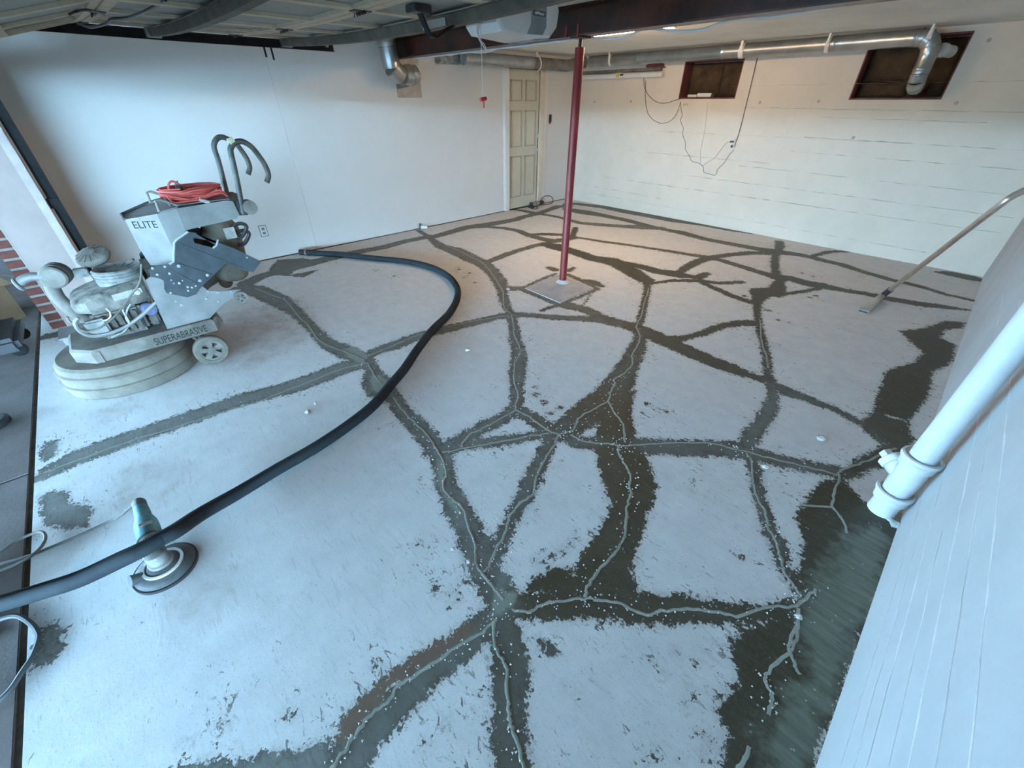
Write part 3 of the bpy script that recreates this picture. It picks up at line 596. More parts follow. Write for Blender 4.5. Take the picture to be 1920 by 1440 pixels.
# ---- overhead sectional door, raised; it sags towards the middle
DX0, DX1, DZ0 = -5.03, -.30, 2.10
def sag(x): t = (x-DX0); return -.0145*t*(DX1-DX0-t)
gd = thing('overhead_garage_door', 'raised sectional garage door with beige recessed panels and dusty struts overhead', 'garage door', (-2.66, .9, 2.09))
def slabmesh(x0, x1, ya, za, yb, zb, lo, hi, n=10):
    """strip between (ya,za) and (yb,zb) seen in section, offsets lo..hi along the section normal, following the sag"""
    d = Vector((0, yb-ya, zb-za)).normalized(); nn = Vector((0, -d.z, d.y))
    if nn.z < 0: nn = -nn
    rings = []
    for i in range(n+1):
        x = x0+(x1-x0)*i/n; s = sag(x)
        rings.append([Vector((x, y, z+s))+nn*o for y, z, o in ((ya, za, lo), (yb, zb, lo), (yb, zb, hi), (ya, za, hi))])
    return MB().loft(rings)
SEC = [((-.40, 1.80), (-.095, 1.975)), ((-.088, 1.978), (.37, DZ0)), ((.376, DZ0), (.88, DZ0)), ((.886, DZ0), (1.385, DZ0)), ((1.391, DZ0), (1.87, DZ0))]
for k, ((ya, za), (yb, zb)) in enumerate(SEC):
    s_ = build('door_section', slabmesh(DX0, DX1, ya, za, yb, zb, .012, .026), 'panel', gd)
    d = Vector((0, yb-ya, zb-za)); L_ = d.length; d.normalize()
    def pt_(t): return ya+d.y*t, za+d.z*t
    rw = .055
    for t0, t1 in ((0.002, rw), (L_-rw, L_-.002)):
        a, b = pt_(t0), pt_(t1); build('rail', slabmesh(DX0, DX1, *a, *b, -.006, .0118), 'panel_rail', s_)
    for j in range(9):
        x = DX0+.03+(DX1-DX0-.13)*j/8; a, b = pt_(rw+.001), pt_(L_-rw-.001)
        build('stile', slabmesh(x, x+.07, *a, *b, -.005, .0116, 2), 'panel_rail', s_)
for y in (.80, 1.805):            # horizontal hat struts hung under the sections
    rings = []
    for i in range(13):
        x = DX0+.03+(DX1-DX0-.06)*i/12; s = sag(x)
        rings.append([Vector((x, y+dy, DZ0+s+dz)) for dy, dz in ((-.045, -.0065), (-.028, -.0065), (-.022, -.055), (.022, -.055), (.028, -.0065), (.045, -.0065), (.045, -.0095), (.03, -.0095), (.025, -.058), (-.025, -.058), (-.03, -.0095), (-.045, -.0095))])
    st = build('strut', MB().loft(rings), 'strut', gd)
    xs_ = DX0+.02; tag(build('end_stile_cap', MB().box((DX0+.002, y-.05, DZ0-.066), (DX0+.05, y+.05, DZ0-.0075), .004), 'galv', gd), 'shiny galvanised end cap')
for yj in (.373, .883, 1.388):
    for j in range(0, 9, 2):
        x = DX0+.065+(DX1-DX0-.13)*j/8; z = DZ0+sag(x)-.0065
        h = MB().box((x-.03, yj-.05, z-.004), (x+.03, yj-.008, z)).box((x-.03, yj+.008, z-.004), (x+.03, yj+.05, z)).cyl((x-.045, yj, z-.008), (x+.045, yj, z-.008), .008, 8)
        for e in (-.045, -.015, .015, .045): h.cyl((x+e, yj-.012, z-.004), (x+e*1.1, yj-.016, z-.022), .003, 6)
        build('hinge', h, 'black', gd)
cab = [SZ(u, v, z) for u, v, z in ((146, 44, 2.06), (170, 51, 2.02), (200, 44, 2.01), (209, 36, 2.02), (240, 33, 2.02), (275, 20, 2.02), (310, 0, 2.03))]
build('lift_cable', MB().tube(crom(cab, 6), .008, 8), 'black', gd)
build('lift_cable', MB().tube(crom([SZ(u, v, z) for u, v, z in ((130, 27, 1.98), (145, 21, 2.0), (165, 19, 2.0), (195, 26, 2.03))], 5), .006, 6), 'black', gd)
arm = crom([SX(785, 20, -2.42), SX(797, 48, -2.42), SX(806, 66, -2.41), SX(815, 70, -2.40), SX(826, 62, -2.40), SX(858, 42, -2.40)], 5)
rings = []
for i, p in enumerate(arm):
    d = (arm[min(i+1, len(arm)-1)]-arm[max(i-1, 0)]).normalized(); n = Vector((0, -d.z, d.y)); e = Vector((.02, 0, 0))
    rings.append([p-e-n*.004, p+e-n*.004, p+e+n*.004, p-e+n*.004])
ao = tag(build('opener_arm', MB().loft(rings), 'dark_metal', gd), 'bent dark steel arm')
mb = MB()
for i in range(9, len(arm)-2, 3): mb.cyl(arm[i]+Vector((.0, 0, -.0048)), arm[i]+Vector((0, 0, -.002)), .006, 8)
b_ = arm[0]; build('arm_bracket', MB().box((b_.x-.05, b_.y-.05, b_.z-.01), (b_.x+.05, b_.y+.05, b_.z+.02), .004), 'black', gd)
# ---- tracks
def track(name, label, pts, w):
    t = thing(name, label, 'track', pts[len(pts)//2])
    rings = []
    P_ = crom(pts, 6)
    for i, p in enumerate(P_):
        d = (P_[min(i+1, len(P_)-1)]-P_[max(i-1, 0)]).normalized(); n = Vector((0, -d.z, d.y)); e = Vector((1, 0, 0))
        rings.append([p+n*a+e*b for a, b in ((-w, -.012), (w, -.012), (w, .014), (w-.006, .014), (w-.006, -.006), (-w+.006, -.006), (-w+.006, .014), (-w, .014))])
    build('channel', MB().loft(rings), 'dark_metal', t); return t
tx = -5.062
tk = track('door_track', 'dark steel door track along the left side, up the jamb and back overhead', [Vector((tx, -.285, .02)), Vector((tx, -.285, .6)), Vector((tx, -.285, 1.2)), Vector((tx, -.285, 1.72)), Vector((tx, -.255, 1.93)), Vector((tx, -.13, 2.045)), Vector((tx, .10, 2.06)), Vector((tx, .35, 2.06)), Vector((tx, 1.0, 2.058)), Vector((tx, 2.1, 2.06)), Vector((tx, 2.28, 2.06))], .032)
for z in (.42, .95, 1.58):
    build('track_bracket', MB().box((tx-.03, -.329, z-.035), (tx+.012, -.255, z+.035)).box((tx-.09, -.329, z-.03), (tx-.03, -.322, z+.03)), 'dark_metal', tk)
hz = SX(484, 84, tx).y
for dy in (0, .06): build('hanger_bolt', MB().cyl((tx, 1.62+dy, 2.03), (tx, 1.62+dy, 1.955-dy*.3), .008, 8), 'dark_metal', tk)
build('angle_hanger', MB().box((tx-.02, 2.2, 2.06), (tx+.02, 2.225, ZC)), 'galv', tk)
# ---- opener: power head, rail, trolley, release cord
ox = -2.40
op = thing('garage_door_opener', 'white and grey garage door opener hung in front of the steel beam', 'opener', (ox, 2.55, 1.93))
def opn(u, v, x=ox+.02): return SX(u, v, x)
hd = [(1.99, 1.985), (2.03, 1.945), (2.30, 1.93), (2.46, 1.945), (2.52, 2.0), (2.535, 2.08), (2.52, 2.115), (2.06, 2.115), (1.99, 2.09)]
hx0, hx1 = ox-.16, ox+.13
def opsec(x, s=0.0):
    cy = 2.27; cz = 2.04; return [(x, cy+(y-cy)*(1-s), cz+(z-cz)*(1-s)) for y, z in hd]
build('housing', MB().loft([opsec(hx0, .10), opsec(hx0+.02), opsec(hx1-.03), opsec(hx1-.008, .06), opsec(hx1, .14)]), 'white_plastic', op, sharp=25)
ln = [(2.325, 1.926), (2.40, 1.936), (2.455, 1.94), (2.525, 2.0), (2.541, 2.08), (2.528, 2.117), (2.42, 2.119), (2.325, 2.119)]
build('light_lens', MB().prism([(hx0+.03, y, z) for y, z in ln], (hx1-.025-hx0-.03, 0, 0)), 'lens_grey', op)
side = [(2.30, 1.95), (2.40, 1.955), (2.40, 2.10), (2.30, 2.10)]
sl = build('side_lens', MB().prism([(hx1-.004, y, z) for y, z in ((2.24, 1.95), (2.37, 1.955), (2.40, 1.99), (2.40, 2.10), (2.27, 2.10), (2.27, 2.0))], (.008, 0, 0)), 'lens_grey', op)
bd = build('name_plate', MB().box((hx1+.004, 2.283, 2.038), (hx1+.0055, 2.39, 2.062)), 'black', op)
text('lettering', 'LiftMaster', .021, 'white_plastic', bd, basis((hx1+.0062, 2.337, 2.05), (0, 1, 0), (0, 0, 1)))
build('rail', MB().box((ox-.012, -.3, 2.155), (ox+.012, 2.35, 2.158)).box((ox-.0015, -.3, 2.158), (ox+.0015, 2.35, 2.19)), 'metal', op)
build('hanger', MB().box((ox-.15, 2.44, 2.1), (ox-.13, 2.47, ZC)).box((ox+.1, 2.44, 2.1), (ox+.12, 2.47, ZC)).box((ox-.15, 2.44, 2.12), (ox+.12, 2.47, 2.135)), 'galv', op)
c0 = Vector((ox, 1.93, 2.02))
build('trolley', MB().box((ox-.02, 1.84, 1.985), (ox+.02, 1.99, 2.03), .005).box((ox-.006, 1.88, 2.03), (ox+.006, 1.95, 2.155)), 'metal', op)
build('header_bar', MB().prism([SX(795, 40, ox-.05), SX(905, 18, ox-.05), SX(905, 32, ox-.05), SX(800, 56, ox-.05)], (-.03, 0, 0)), 'white_trim', op)
ct, cb = SX(900, 40, ox), SX(906, 184, ox)
loop = crom([ct+Vector((0, -.02, -.01)), ct+Vector((.004, -.03, -.05)), ct+Vector((0, .0, -.085)), ct+Vector((-.004, .03, -.10)), ct+Vector((.006, .035, -.125)), ct+Vector((.004, .005, -.10)), ct+Vector((0, -.02, -.06)), ct+Vector((0, .0, -.01))], 6)
build('release_cord', MB().tube(loop, .0035, 6).tube([ct, ct.lerp(cb, .5)+Vector((0, .002, 0)), cb+Vector((0, 0, -.005))], .0022, 6), 'cable_white', op)
cb = cb+Vector((0, 0, -.012))
tag(build('pull_handle', MB().cyl(cb+Vector((0, -.022, .004)), cb+Vector((0, .022, .010)), .011, 12).cyl(cb, cb+Vector((0, .003, -.038)), .006, 10), 'red_plastic', op), 'red T-shaped pull handle')

# ---- ceiling tube lights beyond the beam
zt = ZC-.055
for i, (pa, pb, lab) in enumerate([((1108, 66), (1207, 55), 'longest glowing tube light on the ceiling just right of the red post'), ((1243, 51), (1268, 50), 'short glowing tube light on the ceiling right of the long tube'), ((1061, 71), (1080, 70), 'small glowing tube end just left of the red post top')]):
    q0, q1 = SZ(*pa, zt), SZ(*pb, zt); x0, x1, y = q0.x, q1.x, (q0.y+q1.y)/2
    t = thing('tube_light', lab, 'light', ((x0+x1)/2, y, ZC-.05), 'tube lights beyond the beam')
    build('lamp_body', MB().box((x0-.02, y-.018, zt+.0155), (x1+.02, y+.018, zt+.04), .004), 'white_plastic', t)
    build('tube', MB().cyl((x0, y, zt), (x1, y, zt), .0145, 12), 'tube_glow', t)
    for x in (x0-.012, x1): build('lamp_holder', MB().box((x, y-.012, zt-.012), (x+.012, y+.012, zt+.0155)), 'white_plastic', t)
    for x in (x0+.02, x1-.02): build('hanger_rod', MB().cyl((x, y, zt+.04), (x, y, ZC), .004, 6), 'metal', t)

# ---- ducts
def ductpipe(parent, name, a, b, r, seam_=True, mat='galv'):
    a, b = Vector(a), Vector(b); L_ = (b-a).length
    pr = [(r, 0), (r, L_*.06), (r, L_-.05), (r*1.035, L_-.045), (r*1.035, L_-.03), (r, L_-.025), (r, L_)]
    return build(name, MB().lathe(a, b-a, [(0.6*r, 0)]+pr+[(.6*r, L_)], 28), mat, parent)
def elbow(parent, pts, r, gores=4, mat='galv'):
    for i in range(len(pts)-1):
        a, b = Vector(pts[i]), Vector(pts[i+1])
        build('seam_band', MB().tube([a-(b-a).normalized()*.006, a+(b-a).normalized()*.006], r*1.055, 26), 'galv_dull', parent)
    P_ = [Vector(p) for p in pts]
    for i in range(len(P_)-1):
        a, b = P_[i], P_[i+1]; d = (b-a).normalized()
        rr = r*(1.03 if i % 2 else 1.0)
        build('elbow_gore', MB().tube([a-d*.012, a+d*.002, b-d*.002, b+d*.012], lambda k, rr=rr: rr*(1.0, 1.02, 1.02, 1.0)[k], 26), mat, parent)
R1 = .074
vd = thing('ventilation_duct', 'long round galvanised duct along the back wall, dropping into the right opening', 'duct', (-3.2, 6.6, 2.05))
dy_, dzc = 6.62, 2.143
x_end = SY(1725, 70, dy_).x
xsd = [-5.25, -4.30, -3.05, -1.80, x_end]
for i in range(4): ductpipe(vd, 'duct_section', (xsd[i]+.001, dy_, dzc), (xsd[i+1], dy_, dzc), R1-.0006*i)
cx_ = x_end; RB = .13
arc = [Vector((cx_+RB*math.sin(t), dy_, dzc-RB+RB*math.cos(t))) for t in np.linspace(0, PI/2, 5)]
elbow(vd, arc, R1)
dx_ = cx_+RB; zb = SY(1722, 150, dy_).z
ductpipe(vd, 'duct_section', (dx_, dy_, dzc-RB), (dx_, dy_, zb+.05), R1)
arc = [Vector((dx_, dy_+.10-.10*math.cos(t), zb+.05-.10*math.sin(t))) for t in np.linspace(0, PI/2, 4)]
elbow(vd, arc, R1*.98)
ductpipe(vd, 'duct_section', (dx_, dy_+.10, zb-.05), (dx_, YB+.12, zb-.05), R1*.96)
tag(build('flex_collar', MB().lathe((dx_+.06, dy_+.09, dzc-.10), (.35, .9, -.05), [(.05, 0), (.058, .02), (.05, .04), (.058, .06), (.05, .09), (.05, .2)], 20), 'white_plastic', vd), 'white plastic collar behind the elbow')
for u, wv in ((1150, .016), (1395, .03), (1553, .02), (1735, .02)):
    x = SY(u, 90, dy_).x
    ring = [(x, dy_+(R1+.003)*math.sin(t), dzc+(R1+.003)*math.cos(t)) for t in np.linspace(-PI*.93, PI*.93, 22)]
    m = MB()
    rings = [[Vector(p)+Vector((sx*wv, 0, 0))+(Vector(p)-Vector((x, dy_, dzc))).normalized()*e for sx, e in ((-1, -.001), (1, -.001), (1, .002), (-1, .002))] for p in ring]
    m.loft(rings).box((x-wv*.5, dy_-R1-.014, dzc-.0), (x+wv*.5, dy_-R1-.0055, ZC))
    build('strap', m, 'white_trim', vd)
# branch along the left wall to the corner
lx = -5.56
vd2 = thing('side_duct', 'round duct running above the house door to the corner, with torn foil end', 'duct', (lx, 5.3, 2.05))
ylo = SX(935, 108, lx).y; zl = 2.10
ysd = [SX(868, 106, lx).y, ylo+.35, 5.6, 6.42]
for i in range(3): ductpipe(vd2, 'duct_section', (lx, ysd[i]+.001, zl), (lx, ysd[i+1], zl), .078-.0006*i, mat=('galv', 'galv', 'mach_dirty')[i])
elbow(vd2, [Vector((lx+.2-.2*math.cos(t), 6.42+.2*math.sin(t), zl+.04*math.sin(t))) for t in np.linspace(0, PI/2, 4)], .074, mat='mach_dirty')
x = lx; y = SX(1007, 110, lx).y
build('strap', MB().tube(crom([(x-.06, y, zl+.085), (x+.05, y-.01, zl+.08), (x+.092, y, zl), (x+.06, y+.01, zl-.07), (x, y+.02, zl-.095)], 5), .009, 6).box((x-.01, y-.012, zl+.06), (x+.01, y+.012, ZC)), 'white_trim', vd2)
vt = SX(815, 103, XL+.01), SX(858, 122, XL+.01)
fb = MB().box((XL+.0008, vt[0].y, 2.035), (XL+.10, vt[1].y, 2.165), .012)
wr_ = build('foil_boot', fb, plain('crumpled_foil', (.5, .52, .5), (.16, .17, .15), 22, .35, .8, 1.0, 14), vd2)
# duct dropping from the ceiling to a plate on the left wall
dd = thing('elbow_duct', 'galvanised elbow duct dropping from the ceiling to a plate on the left wall', 'duct', (-5.5, 3.2, 1.85))
ex = -5.48; rD = .10
p0, p1, p2, p3 = SX(722, 55, ex), SX(727, 88, ex), SX(735, 126, ex), SX(760, 146, ex-.03)
ductpipe(dd, 'duct_section', (p1.x, p1.y, ZC), p1, rD)
elbow(dd, [p1, p2], rD*1.0)
elbow(dd, [p2, p2.lerp(p3, .6)+Vector((0, 0, -.015))], rD*.985)
p4 = SX(774, 140, XL+.16); p5 = Vector((XL+.012, p4.y+.02, p4.z+.01))
elbow(dd, [p2.lerp(p3, .6)+Vector((-.02, .04, -.012)), p4.lerp(p3, .4)], rD*.97)
elbow(dd, [p4.lerp(p3, .35), p4+Vector((.02, .02, .004))], rD*1.0)
elbow(dd, [p4+Vector((.0, .02, .004)), p5], rD*1.03)
pa, pb = SX(746, 183, XL), SX(791, 183, XL)
build('wall_plate', MB().box((XL+.0006, pa.y, pa.z), (XL+.008, pb.y, 2.10), .003), 'galv_dull', dd)
build('hanging_strap', MB().tube([SX(764, 55, -5.4), SX(758, 108, -5.44)], .006, 6).tube([SX(768, 55, -5.4), SX(761, 108, -5.42)], .005, 6), 'white_trim', dd)

# ---- insulation in the recesses
def batt(name, label, x0, x1, z0, z1, y, seed):
    rnd = random.Random(seed); nx_, nz_ = 9, 8; m = MB(); vs = []
    for j in range(nz_+1):
        for i in range(nx_+1):
            b = min(i, nx_-i, j, nz_-j); yy = y-(.045 if b > 1 else .03 if b == 1 else 0)+rnd.uniform(-.012, .012)*(b > 0)
            vs.append(Vector((x0+(x1-x0)*i/nx_, yy, z0+(z1-z0)*j/nz_)))
    k = len(vs); vs += [Vector((v.x, y+.05, v.z)) for v in vs]
    f = []
    for j in range(nz_):
        for i in range(nx_):
            a = j*(nx_+1)+i; f += [(a, a+1, a+nx_+2, a+nx_+1), (k+a, k+a+nx_+1, k+a+nx_+2, k+a+1)]
    edge = [i for i in range(nx_)]+[(nx_+1)*j+nx_ for j in range(nz_)]+[nz_*(nx_+1)+nx_-i for i in range(nx_)]+[(nx_+1)*(nz_-j) for j in range(nz_)]
    for a, b in zip(edge, edge[1:]+edge[:1]): f.append((a, k+a, k+b, b))
    m.add(vs, f); return tag(build(name, m, 'insul', sharp=70), label, 'insulation', 'insulation batts in the wall openings')
xm = H1[0]+.5; yb_ = YB+.19
batt('insulation_batt', 'wide brown insulation batt in the left wall opening', H1[0]+.026, xm-.004, H1[2]+.026, H1[3]-.026, yb_, 1)
batt('insulation_batt', 'narrow brown insulation batt at the right side of the left wall opening', xm+.004, H1[1]-.026, H1[2]+.026, H1[3]-.026, yb_, 2)
zq = H2[2]+.17
batt('insulation_batt', 'large brown insulation batt beside the duct in the right wall opening', H2[0]+.026, H2[0]+.48, zq+.004, H2[3]-.026, yb_, 3)
batt('insulation_batt', 'low strip of brown insulation at the bottom of the right wall opening', H2[0]+.026, H2[0]+.48, H2[2]+.026, zq-.004, yb_-.03, 4)
batt('insulation_batt', 'brown insulation batt behind the falling duct in the right wall opening', H2[0]+.488, H2[1]-.026, H2[2]+.026, H2[3]-.026, yb_+.005, 5)

# ---- white pipe, conduit on the back wall
pp = thing('drain_pipe', 'short white plastic pipe with yellow sticker high on the back wall', 'pipe', (-4.9, YB-.05, 1.97))
a, b = SY(1072, 148, YB-.06), SY(1243, 138, YB-.06); b.z = a.z = 1.955
build('pipe', MB().cyl(a, b, .036, 20), 'white_plastic', pp)
build('end_cap', MB().cyl(a+Vector((-.03, 0, 0)), a+Vector((.03, 0, 0)), .046, 20), 'white_plastic', pp)
s_ = SY(1160, 143, YB-.06); build('coupling', MB().cyl((s_.x-.05, a.y, a.z), (s_.x+.06, a.y, a.z), .043, 20), 'white_plastic', pp)
tag(build('sticker', MB().prism([(s_.x-.02+i*0, a.y-.0365*math.cos(t), a.z+.0365*math.sin(t)) for i, t in enumerate(np.linspace(-.5, .7, 6))]+[(s_.x-.02, a.y-.0445*math.cos(t), a.z+.0445*math.sin(t)) for t in np.linspace(.7, -.5, 6)], (.06, 0, 0)), 'yellow', pp), 'yellow sticker')
build('sticker', MB().prism([(s_.x+.05, a.y-.0365*math.cos(t), a.z+.0365*math.sin(t)) for t in np.linspace(0, .5, 4)]+[(s_.x+.05, a.y-.0445*math.cos(t), a.z+.0445*math.sin(t)) for t in np.linspace(.5, 0, 4)], (.06, 0, 0)), 'black', pp)
gc = tag(build('conduit', MB().cyl((a.x-.05, YB-.025, 2.015), (b.x-.05, YB-.025, 2.02), .0235, 14), 'mach_dirty'), 'grey brown conduit lying just above the white pipe on the back wall', 'conduit')
cbx = SY(1230, 128, YB)
rnd = random.Random(3)
out = [(math.cos(t)*(.16+rnd.uniform(-.05, .05)), math.sin(t)*(.05+rnd.uniform(-.012, .012))) for t in np.linspace(0, 2*PI, 15)[:-1]]
build('broken_patch', MB().prism([(cbx.x+p, YB-.0005, 2.055+q) for p, q in out], (0, -.006, 0)), 'foam', wb)

# ---- cables on the back wall
def wire(name, label, px_, y, r, mat, group=None, n=6, cat='cable'):
    return tag(build(name, MB().tube(crom([SY(u, v, y) if not isinstance(y, list) else SY(u, v, y[i]) for i, (u, v) in enumerate(px_)], n), r, 6), mat), label, cat, group)
yw = YB-.012
wire('cable', 'upper of two drooping dark cable loops left of the left wall opening', [(1209, 136), (1207, 150), (1210, 168), (1219, 182), (1233, 192), (1250, 193), (1266, 188), (1278, 185)], yw, .0042, 'cable_grey')
wire('cable', 'lower wider dark cable loop hanging from the left wall opening', [(1211, 150), (1210, 185), (1214, 210), (1224, 224), (1240, 231), (1256, 227), (1268, 214), (1276, 192)], yw-.014, .0034, 'cable_grey')
wire('cable', 'kinked thin cable wandering down the back wall to the outlet', [(1276, 190), (1277, 205), (1279, 216), (1276, 226), (1281, 240), (1280, 252), (1285, 268), (1285, 280), (1292, 291), (1297, 302), (1308, 305), (1318, 312), (1320, 323), (1330, 326), (1341, 328), (1346, 317), (1358, 305), (1366, 292), (1376, 281)], yw, .003, 'cable_grey')
wire('cable', 'thin loop of cable from the kink up to the outlet box', [(1317, 311), (1325, 305), (1340, 296), (1350, 283), (1362, 268), (1372, 265)], yw-.01, .0022, 'cable_grey')
wire('cable', 'straight thin cable dropping from the duct to the wall outlet', [(1420, 108), (1410, 150), (1398, 200), (1388, 240), (1381, 264)], yw, .0042, 'cable_grey')
wire('cable', 'faint painted cable between left opening and the kinked cable', [(1327, 192), (1322, 240), (1314, 280), (1313, 306)], YB-.006, .005, 'concrete_paint')
ob = thing('wall_outlet', 'small white outlet box on the back wall with cables plugged in', 'outlet', (SY(1376, 268, YB).x, YB, SY(1376, 268, YB).z))
q = SY(1376, 269, YB); build('box', MB().box((q.x-.028, YB-.04, q.z-.045), (q.x+.03, YB-.0005, q.z+.05), .006), 'white_plastic', ob)
build('plug', MB().box((q.x-.04, YB-.065, q.z+.012), (q.x+.012, YB-.0405, q.z+.035), .004), 'darkgrey', ob)
build('plug', MB().box((q.x-.012, YB-.06, q.z-.05), (q.x+.012, YB-.0405, q.z-.015), .004), 'darkgrey', ob)
ld = thing('power_bar', 'slim white power bar lying on the sill of the left wall opening', 'power strip', (-3.45, YB, H1[2]))
q0, q1, q2 = SY(1283, 184, YB-.01), SY(1304, 183, YB-.01), SY(1331, 181, YB-.01)
zs = H1[2]+.024
build('body', MB().box((q0.x+.03, YB+.012, zs), (q1.x, YB+.05, zs+.03), .004).box((q1.x+.006, YB+.01, zs), (q2.x, YB+.055, zs+.045), .005), 'white_plastic', ld)
build('plug', MB().box((q2.x+.001, YB+.015, zs), (q2.x+.05, YB+.05, zs+.035), .006), 'black', ld)
tg = SY(1286, 196, YB); build('vent_mark', MB().box((tg.x-.04, YB-.002, tg.z-.012), (tg.x+.04, YB-.0003, tg.z+.012)), 'seam', wb)

# ---- white cables draped along the beam
yv = by+fl+.03
def drape(lab, pts, r=.0085):
    pts = [(pts[0][0], pts[0][1], by+fl+r)]+pts[1:-1]+[(pts[-1][0], pts[-1][1], by+fl+r)]; P_ = [SY(u, v, y) for u, v, y in pts]
    for q in (P_[0], P_[-1]): q.z = bz0+.006
    return tag(build('cable', MB().tube(crom(P_, 6), r, 8), 'cable_white'), lab, 'cable')
tag(build('cable', MB().tube([(-5.3, by+fl-.014, bz0-.0075), (-4.2, by+fl-.012, bz0-.0085), (-3.4, by+fl-.013, bz0-.0075), (px-.07, by+fl-.014, bz0-.008)], .0075, 8), 'cable_white'), 'straight white cable running under the left half of the steel beam', 'cable')
drape('sagging white cable looping below the left half of the steel beam', [(834, 102, yv+.03), (845, 103, yv+.05), (872, 96, yv+.04), (890, 98, yv+.05), (908, 98, yv+.05), (925, 94, yv+.05), (945, 86, yv+.04), (975, 87, yv+.06), (1010, 77, yv+.04), (1040, 79, yv+.05), (1068, 73, yv+.03)], .009)
drape('white cable sagging along the beam right of the red post', [(1098, 72, yv+.03), (1130, 73, yv+.05), (1170, 70, yv+.06), (1207, 55, yv+.04), (1240, 56, yv+.05), (1280, 59, yv+.06), (1320, 55, yv+.06), (1350, 44, yv+.05), (1390, 35, yv+.04), (1440, 32, yv+.05), (1500, 24, yv+.05), (1560, 17, yv+.04)], .009)

# ================================================================== WALL FITTINGS
kp = SX(1031, 222, XL)
k = thing('wall_keypad', 'black door opener button beside the house door', 'keypad', (XL, kp.y, kp.z-.06))
build('body', MB().box((XL+.0005, kp.y-.028, kp.z-.058), (XL+.02, kp.y+.028, kp.z+.058), .005), 'black', k)
tag(build('button', MB().box((XL+.0005, kp.y-.02, kp.z-.082), (XL+.014, kp.y+.02, kp.z-.0585), .003), 'red_plastic', k), 'red tab')
o_ = SX(494, 433, XL)
k = thing('electrical_outlet', 'small white electrical outlet on the left wall behind the grinder', 'outlet', (XL, o_.y, o_.z))
build('cover_plate', MB().box((XL+.0, o_.y-.036, o_.z-.058), (XL+.006, o_.y+.036, o_.z+.058), .003), 'white_plastic', k)
build('gasket', MB().box((XL-.001, o_.y-.042, o_.z-.064), (XL-.0001+.001, o_.y+.042, o_.z+.064)), 'darkgrey', k)
for dz in (-.024, .024): build('socket', MB().box((XL+.006, o_.y-.016, o_.z+dz-.014), (XL+.0075, o_.y+.016, o_.z+dz+.014)), 'lens_grey', k)
p = SZ(797, 431); p.x = XL+.07
k = thing('pipe_stub', 'white pipe stub with dark cap on the floor at the left wall', 'fitting', (p.x, p.y, 0))
build('stub', MB().lathe((p.x-.03, p.y-.02, .032), (.75, .65, 0), [(.028, 0), (.028, .10), (.022, .10), (.022, .06), (0, .06)], 18), 'white_plastic', k)
build('cap', MB().cyl((p.x-.035, p.y-.03, .0), (p.x-.04, p.y-.03, .085), .018, 12), 'darkgrey', k)

# ---- small tool by the house door
p = SZ(1000, 388)
k = thing('angle_tool', 'grey power tool with looped black cord on the floor by the house door', 'power tool', (p.x, p.y, 0))
tz = .05; a0 = Vector((p.x+.02, p.y-.06, tz))
build('body', MB().lathe(a0, (-.1, 1, 0), [(.0, 0), (.035, .005), (.042, .03), (.042, .16), (.034, .2), (.03, .21)], 16), 'dusty', k)
build('grip', MB().lathe(a0+Vector((-.021, .21, 0)), (-.1, 1, 0), [(.028, 0), (.034, .03), (.034, .1), (.02, .13), (0, .135)], 16), 'black', k)
build('guard', MB().lathe(a0+Vector((0, -.015, -.048)), (0, 0, 1), [(0, 0), (.065, 0), (.065, .02), (.03, .055), (.03, .09), (0, .095)], 20), 'black', k)
lp = [SX(u, v, p.x+.03) for u, v in ((1012, 381), (1018, 370), (1027, 367), (1035, 370), (1037, 377), (1033, 383), (1022, 385), (1012, 384))]
lp = [Vector((v.x, v.y, max(.008, v.z))) for v in lp]
lp2 = [SZ(u, v, .007) for u, v in ((1009, 384), (996, 388), (996, 391), (1004, 392), (1009, 390), (1004, 387))]
build('cord', MB().tube(crom(lp+lp2, 6), .007, 8), 'black', k)

# ---- painted soil stack on the right wall
sx_, sy_ = .290, 2.165
k = thing('soil_pipe', 'thick white painted cast iron pipe with cleanout against the right wall', 'pipe', (sx_, sy_, 0))
rp = .052
build('pipe', MB().lathe((sx_, sy_, .348), (0, 0, 1), [(rp-.004, 0), (rp-.004, ZC-.350)], 28), 'pipe_paint', k)
build('lower_pipe', MB().lathe((sx_, sy_, .0005), (0, 0, 1), [(rp+.002, 0), (rp, .10)], 28), 'pipe_paint', k)
hub = lambda z: [(rp+.002, z), (.064, z+.006), (.066, z+.042), (.072, z+.047), (.074, z+.056), (.072, z+.066), (.063, z+.068), (.060, z+.058), (rp-.003, z+.056)]
build('lower_hub', MB().lathe((sx_, sy_, 0), (0, 0, 1), hub(.075), 28), 'pipe_paint', k)
build('upper_hub', MB().lathe((sx_, sy_, 0), (0, 0, 1), hub(.292), 28), 'pipe_paint', k)
build('wye_body', MB().lathe((sx_, sy_, .132), (0, 0, 1), [(rp-.002, 0), (rp+.002, .03), (rp+.004, .08), (rp+.005, .13), (rp+.002, .163)], 28), 'pipe_paint', k)
cd = Vector((-.80, .52, .28)).normalized(); c0 = Vector((sx_, sy_, .225))
build('cleanout_neck', MB().lathe(c0+cd*.02, cd, [(.045, 0), (.043, .055), (.048, .058), (.048, .085), (.04, .09), (0, .092)], 22), 'pipe_paint', k)
ax_, ay_ = frame(cd); q = c0+cd*.111
build('cleanout_plug', MB().loft([[q+ax_*a*s+ay_*b*s+cd*h for a, b in ((-1, -1), (1, -1), (1, 1), (-1, 1))] for s, h in ((.017, 0), (.016, .028))]), 'pipe_paint', k)
